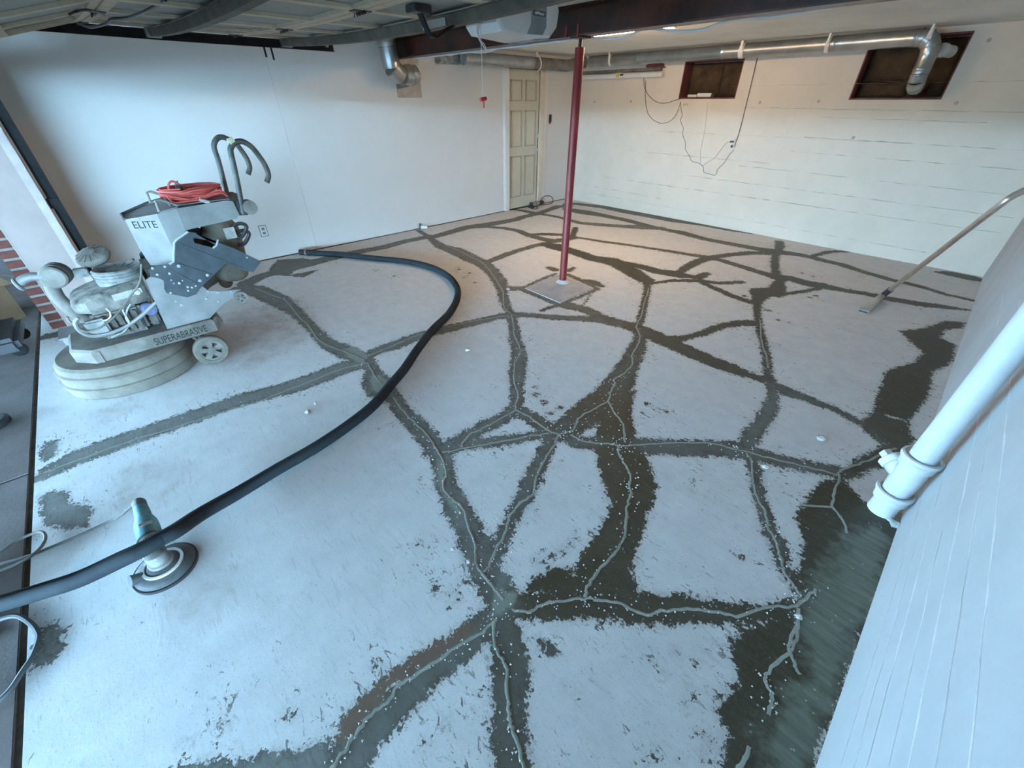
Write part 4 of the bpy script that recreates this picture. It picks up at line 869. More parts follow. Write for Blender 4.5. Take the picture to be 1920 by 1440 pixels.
# ---- vacuum wand leaning on the right wall
k = thing('floor_wand', 'bent steel vacuum wand with small floor tool, leaning towards the right wall', 'vacuum wand', (-.30, 4.95, 0))
h0 = SZ(1628, 578, .0); h1 = SZ(1650, 556, .075)
A_ = SZ(1662, 549, .085)
def on_ray(u, v, s): return CP+_ray(u, v)*s
dA = (A_-CP).dot(_f)
B_ = on_ray(1879, 381, dA*.72); C_ = on_ray(1902, 366, dA*.71); D_ = on_ray(1930, 353, dA*.70)
e_ = (D_-C_).normalized(); E_ = D_+e_*((XR-.018-D_.x)/e_.x)
build('tube', MB().tube([A_]+crom([A_.lerp(B_, .5), B_.lerp(A_, .04), C_, D_, E_], 5), .021, 14), 'wand', k)
dA_ = (B_-A_).normalized()
tag(build('grip', MB().cyl(A_-dA_*.05, A_+dA_*.06, .027, 14), 'black', k), 'black rubber sleeve')
n0 = A_-dA_*.05
tip = SZ(1620, 582, .012)
side_ = Vector((tip-n0).cross(Vector((0, 0, 1)))).normalized()
rings = []
for t, ww, hh in ((0, .024, .022), (.25, .026, .024), (.55, .032, .022), (.85, .042, .016), (1, .044, .010)):
    c = n0.lerp(tip, t); upv = side_.cross((tip-n0).normalized()); rings.append([c+side_*a*ww+upv*b*hh for a, b in ((-1, -.8), (-.8, -1), (.8, -1), (1, -.8), (1, .8), (.8, 1), (-.8, 1), (-1, .8))])
build('floor_tool', MB().loft(rings), 'metal', k)
build('tool_lip', MB().box((tip.x-.035, tip.y-.022, .0005), (tip.x+.035, tip.y+.005, .012), .003), 'black', k)
build('clamp', MB().ring(n0-dA_*.0, dA_, .0245, .029, .018, 18), 'metal', k)
# ================================================================== FLOOR GRINDER
AX = -3.75                               # machine centre line, parallel to the left wall
g = thing('floor_grinder', 'large dusty silver ride-beside floor grinder with engine, tank and hooked handlebars', 'floor grinder', (AX, -.1, 0))
dc = Vector((-3.73, -.29, 0))
sh = [(.0, .004), (.385, .004), (.392, .012), (.392, .062), (.398, .068), (.398, .078), (.386, .084), (.386, .138), (.394, .145), (.394, .156), (.380, .164), (.372, .20), (.355, .215), (0, .215)]
build('shroud', MB().lathe(dc, (0, 0, 1), sh, 56), 'shroud', g)
# base chassis: chamfered deck
base = [(-3.49, -.44), (-3.60, -.54), (-3.90, -.54), (-4.01, -.44), (-4.01, .25), (-3.49, .25)]
zb0, zb1 = .2155, .305
rear = MB().loft([[(x, y, z) for x, y in base] for z in (zb0, zb1-.012)] + [[(AX+(x-AX)*.965, -.1+(y+.1)*.965, zb1) for x, y in base]])
ch = build('chassis', rear, 'mach_dirty', g)
build('chassis_end', MB().prism([(-3.50, .2505, .215), (-3.50, .2505, .30), (-3.515, .29, .32), (-3.55, .31, .26), (-3.55, .30, .215)], (-.40, 0, 0)), 'engine', g)
build('seam_groove', MB().box((-3.4905, -.085, zb0), (-3.4885, -.08, zb1-.012)), 'engine_dark', ch)
build('side_rib', MB().box((-3.4905, -.415, zb0), (-3.482, -.40, zb1-.012)), 'mach_dirty', ch)
text('lettering', 'SUPERABRASIVE', .074, 'lettering', ch, basis((-3.4882, .035, .252), (0, 1, 0), (0, 0, 1)), .0006, .60)
build('front_wing', MB().box((-4.16, -.60, .262), (-3.93, -.43, .275), .004).box((-4.14, -.585, .2155), (-3.95, -.45, .262)), 'mach', g)
# wheels
def wheel(parent, name, o, r, w, label):
    o = Vector(o); ty_ = MB(); ey, ez = frame(Vector((1, 0, 0)))
    ty_.loft([[o+Vector((h, 0, 0))+(ey*math.cos(2*PI*j/32)+ez*math.sin(2*PI*j/32))*q for j in range(32)] for q, h in ((r*.70, 0), (r*.92, 0), (r, w*.15), (r, w*.85), (r*.92, w), (r*.70, w), (r*.70, 0))], False)
    t = build(name, ty_, 'shroud', parent)
    hb = MB().lathe(o, (1, 0, 0), [(0, w*.1), (r*.24, w*.1), (r*.24, w*.95), (r*.12, w*1.02), (0, w*1.02)], 20).ring(o+Vector((w*.12, 0, 0)), (1, 0, 0), r*.58, r*.705, w*.76, 32)
    for k in range(5):
        a = 2*PI*k/5+.3; d = Vector((0, math.cos(a), math.sin(a))); s = Vector((0, -d.z, d.y))
        q = o+Vector((w*.3, 0, 0)); p_ = [q+d*r*.2+s*r*.13, q+d*r*.62+s*r*.19, q+d*r*.62-s*r*.19, q+d*r*.2-s*r*.13]
        hb.prism(p_, (w*.55, 0, 0))
    build('rim_recess', MB().lathe(o+Vector((w*.2, 0, 0)), (1, 0, 0), [(0, 0), (r*.69, 0), (r*.69, w*.08), (0, w*.08)], 24), 'engine_dark', t)
    return tag(build('hub', hb, 'mach_dirty', t), label)
for x in (-3.455, -4.095): wheel(g, 'wheel', (x, .155, .1105), .110, .05, 'dusty five spoke hub')
build('axle', MB().cyl((-4.05, .155, .11), (-3.456, .155, .11), .014, 10).cyl((-3.53, .09, .20), (-3.53, .155, .11), .012, 8).cyl((-3.97, .09, .20), (-3.97, .155, .11), .012, 8), 'engine_dark', g)
# column carrying hood, bracket and rear caster
def PX(pts, x): return [SX(u, v, x) for u, v in pts]
col = [(298, 522), (305, 606), (374, 586), (420, 571), (450, 556), (452, 546), (447, 544), (415, 546), (392, 545), (360, 520), (330, 500)]
xn = -3.535
cpts = [(0.0, .655), (-.022, zb1+.001), (.24, zb1+.001), (.36, .385), (.475, .43), (.50, .455), (.48, .462), (.385, .475), (.30, .50), (.24, .62), (.12, .72)]
for nm, x in (('column_plate', xn), ('column_plate', -3.973)):
    build(nm, MB().prism([(x, y, z) for y, z in cpts], (.008, 0, 0)), 'mach', g)
build('column_web', MB().box((-3.964, -.012, zb1+.001), (-3.5355, .0, .70)).box((-3.90, .02, .56), (-3.60, .26, .70)), 'mach_dirty', g)
def bolt(x, u, v, r, parent):
    p = SX(u, v, x); return build('bolt', MB().lathe((x, p.y, p.z), (1, 0, 0), [(r, 0), (r, .004), (r*.5, .008), (0, .008)], 8), 'bracket_edge', parent)
for u, v in ((390, 546), (408, 548), (387, 560), (409, 565), (433, 547), (330, 565), (340, 572)): bolt(xn+.008, u, v, .0085, g)
for x in (-3.52, -3.96):
    wheel(g, 'caster', (x, .475, .405), .048, .022, 'small dusty rear transport wheel')
# slate bracket plate with slot, on each side
xb = -3.512
bp = [(488, 492), (474, 510), (458, 507), (424, 492), (374, 541), (368, 551), (351, 557), (312, 549), (308, 542), (307, 526), (300, 522), (282, 518), (279, 508), (285, 499), (317, 495), (325, 490), (326, 455), (330, 450), (352, 434), (366, 436), (370, 440), (440, 466), (485, 488)]
slot = [(364, 446), (362, 450), (364, 455), (398, 464), (405, 460), (407, 453)]
def plate_with_slot(outer, hole, th):
    bm = bmesh.new()
    ov = [bm.verts.new(p) for p in outer]; hv = [bm.verts.new(p) for p in hole]
    ed = [bm.edges.new((ov[i], ov[(i+1) % len(ov)])) for i in range(len(ov))]+[bm.edges.new((hv[i], hv[(i+1) % len(hv)])) for i in range(len(hv))]
    bmesh.ops.triangle_fill(bm, edges=ed, use_beauty=True)
    bmesh.ops.recalc_face_normals(bm, faces=bm.faces)
    r_ = bmesh.ops.extrude_face_region(bm, geom=bm.faces[:]); 
    for e in r_['geom']:
        if isinstance(e, bmesh.types.BMVert): e.co.x += th
    bm.verts.index_update(); m = MB().add([v.co.copy() for v in bm.verts], [tuple(v.index for v in f.verts) for f in bm.faces]); bm.free(); return m
op_ = PX(bp, xb); hp_ = PX(slot, xb)
bk = build('bracket_plate', plate_with_slot(op_, hp_, .008), 'bracket', g)
tag(bk, 'slate blue zinc side plate with grab slot')
bk2 = build('bracket_plate', MB().prism([(-2*(-AX)-p.x, p.y, p.z) for p in op_], (-.008, 0, 0)), 'bracket', g)
def edge(px_, r=.005): return MB().tube([p+Vector((.010, 0, 0)) for p in PX(px_, xb)], r, 6)
tag(build('flange', edge([(317, 495), (325, 490), (326, 455), (330, 450), (352, 434)], .007), 'bracket_edge', bk), 'pale bent edge')
build('flange', edge([(398, 465), (405, 460), (408, 449)], .006), 'bracket_edge', bk)
for a, b in (((331, 453), (458, 503)), ((327, 491), (402, 515)), ((316, 502), (374, 534))):
    build('fold', MB().tube([p+Vector((.008, 0, 0)) for p in PX([a, b], xb)], .0035, 6), 'bracket', bk)
for u, v, r in ((286, 503, .008), (309, 500, .008), (318, 513, .008), (295, 515, .008), (335, 499, .011), (389, 516, .011), (375, 526, .011), (326, 531, .006), (336, 531, .008), (342, 526, .005), (352, 538, .008), (360, 539, .007), (353, 545, .007), (320, 549, .007), (367, 536, .007), (321, 525, .005), (463, 483, .006)): bolt(xb+.008, u, v, r, bk)
# fuel tank behind the bracket
ty, tzb = .505, .47
tk_ = build('fuel_tank', MB().lathe((AX, ty, tzb), (0, .12, 1), [(0, 0), (.08, .010), (.108, .035), (.122, .08), (.124, .14), (.124, .36), (.112, .41), (.09, .44), (.04, .455), (0, .458)], 32), 'tank', g)
build('tank_guard', MB().lathe((AX, ty+.05, tzb+.405), (0, .12, 1), [(.085, 0), (.09, .0), (.09, .05), (.085, .05)], 28), 'tank', tk_)
lb = SX(422, 432, -3.61); build('sticker', MB().box((-3.617, .545, .80), (-3.606, .615, .875), .002), 'sticker', tk_)
for dz in (0, .05):
    h0_ = Vector((-3.66, .60, .84-dz)); build('hose_loop', MB().tube(crom([h0_+Vector((0, -.02, .01)), h0_+Vector((.02, .06, .045)), h0_+Vector((.03, .10, .02)), h0_+Vector((.02, .05, -.045)), h0_+Vector((0, .0, -.055))], 6), .013, 8), 'black', tk_)
# hood
hp = [(-3.655, .055), (-3.545, .215), (-3.535, .325), (-3.965, .325), (-3.955, .215), (-3.845, .055)]
top = lambda y: 1.005+.045*min(1, (y-.055)/.27)
low = [(AX+(x-AX)*.8, .02+(y)*.62) for x, y in hp]
hood = build('hood', MB().loft([[(AX+(x-AX)*.82, max(.045, y*.8+.02), .705 if y < .1 else .69) for x, y in hp], [(x, y, .79) for x, y in hp], [(x, y, top(y)) for x, y in hp]]), 'mach', g, sharp=15)
build('hood_rear', MB().prism([(-3.535, .3255, .915), (-3.535, .3255, 1.05), (-3.535, .62, 1.062), (-3.535, .655, 1.05), (-3.535, .665, .965), (-3.535, .64, .94)], (-.43, 0, 0)), 'mach', hood)
build('hood_end', MB().prism([(-3.55, .6665, .955), (-3.55, .6565, 1.05), (-3.55, .72, 1.035), (-3.55, .735, .975), (-3.55, .72, .95)], (-.40, 0, 0)), 'bracket', hood)
tag(build('edge_trim', MB().tube([(-3.655, .052, 1.008), (-3.845, .052, 1.008), (-3.958, .215, 1.04), (-3.967, .325, 1.058)], .008, 8), 'darkgrey', hood), 'dark rubber edging')
e1, e2 = Vector((-3.655, .055, .90)), Vector((-3.545, .215, .90)); dxy = (e2-e1).normalized(); nn = Vector((dxy.y, -dxy.x, 0))
mid_ = e1.lerp(e2, .50); text('lettering', 'ELITE', .062, 'lettering', hood, basis(mid_+nn*.0012+Vector((0, 0, .068)), dxy, (0, 0, 1)), .0006, 1.0)
for x in (-3.555, -3.945):
    y0_ = .235; build('lift_eye', MB().tube([(x, y0_, 1.04), (x, y0_+.005, 1.105), (x, y0_+.03, 1.108), (x, y0_+.11, 1.062), (x, y0_+.10, 1.052), (x, y0_, 1.04)], .008, 6), 'mach', hood)
tray = build('cord_tray', MB().box((-3.955, .30, 1.0655), (-3.545, .64, 1.069)).box((-3.955, .30, 1.069), (-3.95, .64, 1.085)).box((-3.955, .30, 1.069), (-3.545, .305, 1.09)), 'mach', hood)
# handlebars
def bar(x, B, hubpt):
    pts = [SX(u, v, x) for u, v in B]
    b = build('handlebar', MB().tube(crom(pts, 6), .0175, 14), 'bar', g); return b
HB = [(456, 401), (453, 385), (447, 352), (440, 318), (433, 287), (433, 277), (440, 268), (452, 265), (464, 270), (475, 279), (486, 293), (496, 308), (502, 322), (503, 332), (500, 342)]
HA = [(428, 376), (425, 361), (417, 330), (409, 300), (402, 279), (402, 268), (408, 259), (417, 257), (430, 262), (442, 269), (452, 281), (462, 296), (467, 308), (468, 317), (465, 327)]
bB = bar(-3.55, HB, None); bA = bar(-3.95, HA, None)
for x, u, v in ((-3.55, 447, 397), (-3.95, 420, 372)):
    c = SX(u, v, x); c.z = max(c.z, .985)
    build('clamp', MB().lathe((x-.045, .745, 1.0), (1, 0, 0), [(.016, 0), (.046, 0), (.046, .012), (.036, .014), (.036, .04), (.046, .042), (.046, .07), (.016, .07)], 20).box((x-.02, .70, .98), (x+.02, .745, 1.02)), 'mach_dirty', g)
tag(build('tie', MB().ring(SX(436, 268, -3.56)+Vector((0, -.02, 0)), (0, 1, .3), .018, .026, .035, 14), 'knob_yellow', bB), 'yellowed tape wrap')
# ---- engine
en = build('engine_block', MB().box((-3.92, -.36, zb1+.0005), (-3.60, -.10, .50), .02).box((-3.90, -.10, zb1+.0005), (-3.66, -.03, .46), .015), 'engine', g)
tag(en, 'dust caked engine block')
for k in range(6): build('cooling_fin', MB().box((-3.5995, -.345+.04*k, .335), (-3.575, -.330+.04*k, .47)), 'engine_dark', en)
ec = Vector((-3.745, -.13, 0))
cow = [(ec.x+.175*math.cos(t)*(1.0), ec.y+.165*math.sin(t)) for t in np.linspace(-PI*.42, PI*.92, 18)]
plan = [(-3.575, -.33), (-3.575, -.12), (-3.59, -.03), (-3.65, .025), (-3.74, .045), (-3.83, .025), (-3.90, -.03), (-3.93, -.12), (-3.93, -.33), (-3.88, -.40), (-3.63, -.40)]
cowl = build('engine_cowl', MB().loft([[(x, y, .505) for x, y in plan], [(ec.x+(x-ec.x)*1.03, ec.y+(y-ec.y)*1.03, .52) for x, y in plan], [(ec.x+(x-ec.x)*1.03, ec.y+(y-ec.y)*1.03, .625-.06*max(0, min(1, (-.1-y)/.3))) for x, y in plan], [(ec.x+(x-ec.x)*.93, ec.y+(y-ec.y)*.93, .65-.06*max(0, min(1, (-.1-y)/.3))) for x, y in plan]]), 'engine', g)
scr = build('air_screen', MB().lathe((ec.x, ec.y+.02, .652), (0, 0, 1), [(.0, -.03), (.13, -.03), (.135, 0), (.13, .006), (.13, .012), (.135, .016), (.135, .022), (.13, .026), (.13, .032), (.135, .036), (.135, .042), (.13, .046), (.13, .052), (.134, .058), (.125, .066), (.118, .062), (.07, .050), (.03, .062), (0, .064)], 40), 'dusty', g)
for k in range(24):
    a = 2*PI*k/24; d = Vector((math.cos(a), math.sin(a), 0)); c = Vector((ec.x, ec.y+.02, .712)); build('screen_vane', MB().tube([c+d*.045-Vector((0, 0, .010)), c+d*.115], .0022, 4), 'darkgrey', scr) if k % 2 == 0 else None
build('sticker', MB().prism([(-3.5675, -.20, .555), (-3.5675, -.09, .565), (-3.5675, -.09, .605), (-3.5675, -.20, .595)], (.002, 0, 0)), 'sticker', cowl)
build('sticker', MB().prism([(-3.5675, -.085, .57), (-3.5690, -.045, .575), (-3.5690, -.045, .605), (-3.5675, -.085, .603)], (.003, 0, 0)), 'white_plastic', cowl)
tag(build('oil_filter', MB().lathe((-3.66, -.07, .44), (.95, .2, .1), [(.04, 0), (.043, .01), (.043, .075), (.036, .085), (0, .088)], 22), 'filter_blue', g), 'dusty blue oil filter')
build('valve_cover', MB().box((-3.60, -.40, .36), (-3.545, -.29, .47), .012), 'dusty', g)
build('muffler_pipe', MB().tube(crom([(-3.80, -.36, .37), (-3.80, -.42, .45), (-3.84, -.46, .56), (-3.88, -.46, .64)], 6), .038, 16), 'mach_dirty', g)
# air cleaner and its rain cap at the front
ac = Vector((-3.88, -.40, .705))
build('air_cleaner', MB().lathe(ac, (1, -.25, 0), [(0, -.03), (.062, -.03), (.07, -.02), (.07, .0), (.064, .006), (.064, .02), (.07, .026), (.07, .045), (.064, .05), (.064, .07), (.068, .075), (.068, .09), (.058, .098), (.03, .093), (0, .097)], 32), 'mach_dirty', g)
build('intake_elbow', MB().tube(crom([ac+Vector((.06, -.06, .01)), ac+Vector((.05, -.11, .02)), ac+Vector((.05, -.15, .012)), ac+Vector((.05, -.175, -.005))], 5), lambda i: .026, 14).lathe(ac+Vector((.05, -.17, -.008)), (0, -.75, -.15), [(.02, 0), (.04, .01), (.042, .018), (.03, .026), (0, .028)], 20), 'mach', g)
rc = Vector((-3.99, -.20, .755))
rcap = build('rain_cap', MB().lathe(rc, (.25, -.2, .75), [(.0, -.035), (.08, -.035), (.098, -.015), (.098, .0), (.085, .018), (.03, .032), (0, .033)], 32), 'mach_dirty', g)
for k in range(14):
    a = 2*PI*k/14; cx__, cy__ = frame(Vector((.25, -.2, .75)).normalized()); nd = Vector((.25, -.2, .75)).normalized(); dd_ = cx__*math.cos(a)+cy__*math.sin(a)
    build('cap_rib', MB().tube([rc+dd_*.035+nd*.032, rc+dd_*.088+nd*.017], .003, 4), 'engine_dark', rcap)
build('cap_stem', MB().cyl((-3.95, -.22, .60), rc-Vector((.005, 0, .03)), .03, 14), 'engine_dark', g)
build('ignition_box', MB().box((-3.93, -.33, .655), (-3.87, -.26, .71), .006), 'dusty', g)
# cables and hoses round the engine
def eh(name, pts, r, mat): return build(name, MB().tube(crom(pts, 6), r, 8), mat, g)
xf = -3.50
def px3(l, x=xf): return [SX(u, v, x) for u, v in l]
eh('fuel_hose', px3([(299, 562), (285, 574), (265, 592), (245, 607), (225, 618), (200, 626), (178, 630), (160, 627), (147, 618), (141, 605), (147, 596)], -3.54), .012, 'mach')
eh('throttle_cable', px3([(265, 495), (264, 520), (258, 537), (246, 553), (234, 570), (220, 588), (205, 602), (185, 616), (165, 622), (150, 618)], -3.53), .006, 'mach_dirty')
eh('wire_loom', px3([(234, 568), (230, 580), (236, 592), (242, 602), (240, 612), (232, 622), (215, 630), (208, 633)], -3.535), .005, 'sticker')
eh('wire_loom', px3([(245, 570), (238, 582), (236, 596), (242, 606)], -3.545), .005, 'bracket_edge')
eh('wire_loom', px3([(199, 578), (206, 585), (207, 594), (200, 600), (192, 601)], -3.545), .005, 'white_plastic')
eh('wire_loom', px3([(280, 505), (277, 530), (275, 548), (262, 553)], -3.60), .007, 'black')
eh('wire_loom', px3([(291, 525), (284, 520), (279, 530), (282, 552), (290, 560), (297, 550)], -3.62), .009, 'black')
eh('wire_loom', px3([(248, 562), (258, 560), (268, 558), (290, 572), (299, 578)], -3.62), .006, 'mach_dirty')
eh('wire_loom', px3([(126, 594), (130, 602), (140, 607), (146, 603)], -3.62), .007, 'mach_dirty')
kn = SX(258, 549, -3.56); build('throttle_knob', MB().lathe(kn-Vector((.015, 0, .0)), (1, 0, .2), [(0, 0), (.014, .003), (.019, .015), (.016, .028), (0, .033)], 14), 'knob_yellow', g)
build('battery', MB().box((-3.90, -.02, zb1+.001), (-3.60, .0, .42)), 'engine_dark', g)
# ---- red extension cord coiled on the hood
rc_ = thing('extension_cord', 'coiled red extension cord with black plugs lying on the grinder hood', 'extension cord', (-3.74, .47, 1.069))
rnd = random.Random(11); ctr = Vector((-3.74, .47, 0)); pts = []
for k in range(9*16):
    a = 2*PI*k/16; lay = k//16
    rx, ry = .165+.018*math.sin(lay*2.3)+rnd.uniform(-.006, .006), .165+.02*math.cos(lay*1.7)+rnd.uniform(-.006, .006)
    pts.append(ctr+Vector((rx*math.cos(a)*(.8+.1*math.sin(lay*3)), ry*math.sin(a), 1.078+lay*.0075+.004*math.sin(a*2+lay)+abs(math.sin(a))*.006)))
build('cord', MB().tube(crom(pts, 3), .0062, 6), 'cord_red', rc_)
up_ = [SX(u, v, -3.70) for u, v in ((372, 372), (350, 360), (335, 345), (322, 340), (316, 347), (319, 359), (330, 368), (350, 374))]
build('cord', MB().tube(crom(up_, 6), .0062, 8), 'cord_red', rc_)
cr1 = [SX(u, v, -3.58) for u, v in ((312, 366), (335, 370), (352, 374), (368, 376), (385, 369), (400, 360), (412, 357), (424, 364), (428, 370))]
cr2 = [SX(u, v, -3.57) for u, v in ((313, 368), (325, 380), (345, 384), (360, 382), (378, 374), (395, 366), (415, 362), (428, 371))]
for c in (cr1, cr2): build('cord', MB().tube(crom([Vector((p.x, p.y, max(p.z, 1.08))) for p in c], 6), .0062, 8), 'cord_red', rc_)
pl = SX(335, 352, -3.70); build('plug', MB().box((pl.x-.018, pl.y-.016, pl.z-.03), (pl.x+.018, pl.y+.016, pl.z+.02), .006).cyl(pl+Vector((0, -.007, .02)), pl+Vector((0, -.007, .042)), .003, 6).cyl(pl+Vector((0, .007, .02)), pl+Vector((0, .007, .042)), .003, 6).tube(crom([pl+Vector((0, 0, -.03)), pl+Vector((.01, .06, -.05)), pl+Vector((.01, .12, -.055))], 5), .006, 6), 'black', rc_)
pl = SX(382, 362, -3.80); build('plug', MB().box((pl.x-.02, pl.y-.02, pl.z-.03), (pl.x+.02, pl.y+.02, pl.z+.01), .006), 'black', rc_)
pl = SX(382, 377, -3.555); build('plug', MB().cyl(pl+Vector((0, -.02, .012)), pl+Vector((0, .03, -.012)), .013, 10), 'sticker', rc_)

# ================================================================== HAND GRINDER with dust shroud
k = thing('hand_grinder', 'teal hand grinder with round dust shroud lying under the vacuum hose', 'hand grinder', (-1.70, -.41, 0))
gc_ = Vector((-1.70, -.408, 0))
build('shroud_skirt', MB().lathe(gc_, (0, 0, 1), [(.060, .0005), (.105, .0005), (.108, .006), (.106, .018), (.099, .024), (.093, .03), (.072, .034), (.070, .030), (.070, .004)], 44), 'darkgrey', k)
build('shroud_rim', MB().ring(gc_+Vector((0, 0, .033)), (0, 0, 1), 0.062, .072, .008, 44), 'white_plastic', k)
build('brush_ring', MB().ring(gc_+Vector((0, 0, .0008)), (0, 0, 1), .1085, .114, .014, 44), 'black', k)
build('shroud_dome', MB().lathe(gc_+Vector((0, 0, .030)), (0, 0, 1), [(.061, 0), (.060, .006), (.05, .012), (.040, .014), (0, .014)], 40), 'darkgrey', k)
build('gear_head', MB().lathe(gc_+Vector((0, 0, .046)), (0, 0, 1), [(.03, 0), (.044, .004), (.044, .016), (.036, .02), (.038, .05), (.034, .064), (.02, .07), (0, .07)], 24), 'dusty', k)
tail = Vector((-2.055, -.418, .118)); hd_ = gc_+Vector((0, 0, .095)); d = (tail-hd_).normalized()
build('gear_neck', MB().lathe(hd_+d*.005, d, [(.03, 0), (.036, .02), (.036, .075), (.040, .095), (.0, .095)], 24), 'dusty', k)
build('motor_body', MB().lathe(hd_+d*.1005, d, [(.0, 0), (.040, .002), (.043, .02), (.043, .07), (.041, .10), (.034, .125), (.0, .125)], 28), 'teal', k)
build('rear_grip', MB().lathe(hd_+d*.226, d, [(0, 0), (.030, .001), (.029, .05), (.026, .085), (0, .085)], 24), 'teal', k)
build('tail_cap', MB().lathe(hd_+d*.3115, d, [(0, 0), (.026, .001), (.026, .035), (.019, .05), (0, .052)], 20), 'darkgrey', k)
sd, su = frame(d)
lbm = hd_+d*.155; tow = (CP-lbm).normalized(); tow = (tow-d*tow.dot(d)).normalized(); sdv = d.cross(tow)
build('label', MB().loft([[lbm+d*a+sdv*b+tow*h for a, b in ((-.008, -.022), (.008, -.022), (.008, .022), (-.008, .022))] for h in (.036, .0445)]), 'white_plastic', k)
build('body_band', MB().ring(hd_+d*.094, d, .034, .0445, .008, 24), 'darkgrey', k)
sp = gc_+Vector((.0, -.10, .06)); build('hose_port', MB().lathe(gc_+Vector((.0, -.072, .022)), (.15, -.55, .30), [(.0, 0), (.021, .002), (.021, .03), (.023, .034), (.023, .042), (.016, .043), (0, .038)], 20), 'darkgrey', k)
te = hd_+d*.36
pc = [te, te+d*.04-Vector((0, .01, .03))]+[SZ(u, v, z) for u, v, z in ((225, 968, .03), (200, 980, .007), (150, 1003, .007), (100, 1024, .007), (60, 1040, .007), (20, 1052, .007), (-30, 1066, .007))]
tag(build('cord', MB().tube(crom(pc, 6), .006, 8), 'cable_grey', k), 'grey power cord')

# ================================================================== VACUUM HOSE
hw = [(572, 473), (605, 475), (640, 477), (700, 484), (760, 490), (805, 500), (838, 516), (856, 537), (857, 560), (842, 588), (812, 618), (783, 655), (758, 692), (734, 720), (700, 760), (650, 800), (590, 840), (520, 880)]
RH = .0325
path = [SZ(u, v, RH+.003) for u, v in hw]
path += [SZ(450, 922, .05), SZ(380, 962, .10), SZ(330, 995, .165), SZ(300, 1011, .178), SZ(265, 1031, .178), SZ(225, 1050, .17), SZ(150, 1085, .115), SZ(80, 1108, .07), SZ(0, 1132, .0365), SZ(-60, 1148, .0365), SZ(-160, 1172, .0365)]
cen = crom(path, 14)
# resample to an even pitch, then add the ribs
res = [cen[0]]; acc = 0; pitch_ = .0042
for a, b in zip(cen[:-1], cen[1:]):
    L_ = (b-a).length; t = pitch_-acc
    while t <= L_: res.append(a.lerp(b, t/L_)); t += pitch_
    acc = L_-(t-pitch_)
hose = thing('vacuum_hose', 'long dark ribbed vacuum hose curving across the floor', 'hose', (path[6].x, path[6].y, 0))
build('ribbed_hose', MB().tube(res, lambda i: RH-(.0028 if i % 2 else 0), 16), 'hose', hose, sharp=80)
e0 = path[0]; ed = (path[0]-path[1]).normalized()
build('cuff', MB().lathe(e0-ed*.06, ed, [(RH*.8, 0), (RH+.0035, .0), (RH+.0035, .05), (RH+.001, .055), (RH+.002, .13), (RH-.004, .13), (RH-.004, .02)], 24), 'black', hose)
tag(build('hose_clamp', MB().ring(e0-ed*.03, ed, RH+.0037, RH+.0065, .018, 24), 'metal', hose), 'worn metal clamp')

# ================================================================== CABLES AT THE THRESHOLD
def lay(name, lab, pts, r, mat): return tag(build(name, MB().tube(crom([SZ(*p) if len(p) == 3 else SZ(p[0], p[1], r+.0005) for p in pts], 6), r, 8), mat), lab, 'cable')
lay('power_cable', 'pale grey cable looping over the threshold joint left of the hand grinder', [(-40, 1050), (0, 1036), (25, 1018), (55, 1003), (76, 997, .012), (85, 1006, .014), (78, 1024, .018), (55, 1045, .022), (20, 1063, .01), (-30, 1080)], .0065, 'cable_grey')
lay('power_cable', 'dark cable curving over the joint below the vacuum hose', [(-60, 1190), (0, 1161), (32, 1155), (55, 1167), (70, 1185), (72, 1200), (60, 1232), (40, 1262), (15, 1298), (-40, 1345)], .009, 'darkgrey')
p = SZ(6, 1181); tag(build('wire_tag', MB().box((p.x-.03, p.y-.035, .0), (p.x+.03, p.y-.01, .006), .002), 'red_plastic'), 'scrap of red plastic on the driveway at the left edge', 'scrap')

# ================================================================== THINGS OUT ON THE DRIVEWAY
k = thing('dust_extractor', 'grey and black dust extractor standing on the driveway by the brick wing', 'dust extractor', (-4.74, -1.12, 0))
bx_, by_ = -4.74, -1.12
build('base', MB().box((bx_-.30, by_-.22, .06), (bx_+.25, by_+.24, .17), .03), 'black', k)
for dx in (-.20, .16):
    for dy in (-.18, .2):
        build('caster', MB().lathe((bx_+dx-.015, by_+dy, .052), (1, 0, 0), [(0, 0), (.04, 0), (.05, .006), (.05, .026), (.04, .032), (0, .032)], 18), 'dark_metal', k)
build('drum', MB().lathe((bx_-.04, by_-.04, .172), (0, 0, 1), [(0, 0), (.17, 0), (.18, .015), (.18, .24), (.186, .25), (.186, .27), (0, .27)], 32), 'galv_dull', k)
build('motor_head', MB().lathe((bx_-.04, by_-.04, .443), (0, 0, 1), [(0, 0), (.185, 0), (.185, .05), (.16, .12), (.08, .15), (0, .15)], 32), 'black', k)
build('latch', MB().box((bx_+.135, by_-.06, .36), (bx_+.16, by_-.02, .47), .005), 'black', k)
tag(build('inlet', MB().lathe((bx_+.05, by_+.1, .28), (.5, .85, 0), [(0, 0), (.05, 0), (.05, .07), (.04, .07), (.04, .02), (0, .02)], 20), 'black', k), 'black hose inlet')
cbp = Vector((-5.62, -1.25, 0))
k = thing('cardboard_box', 'open brown cardboard box on the driveway outside the brick wing', 'box', (cbp.x, cbp.y, 0))
rot = Matrix.Translation(cbp) @ Matrix.Rotation(.5, 4, 'Z')
def cb(name, a, b, m4=None): return build(name, MB().box(a, b, 0, rot @ m4 if m4 else rot), 'cardboard', k)
w2, h2, th = .24, .40, .005
cb('side_panel', (-w2, -w2, 0), (w2, -w2+th, h2)); cb('side_panel', (-w2, w2-th, 0), (w2, w2, h2)); cb('side_panel', (-w2, -w2+th, 0), (-w2+th, w2-th, h2)); cb('side_panel', (w2-th, -w2+th, 0), (w2, w2-th, h2)); cb('bottom_panel', (-w2+th, -w2+th, 0), (w2-th, w2-th, th))
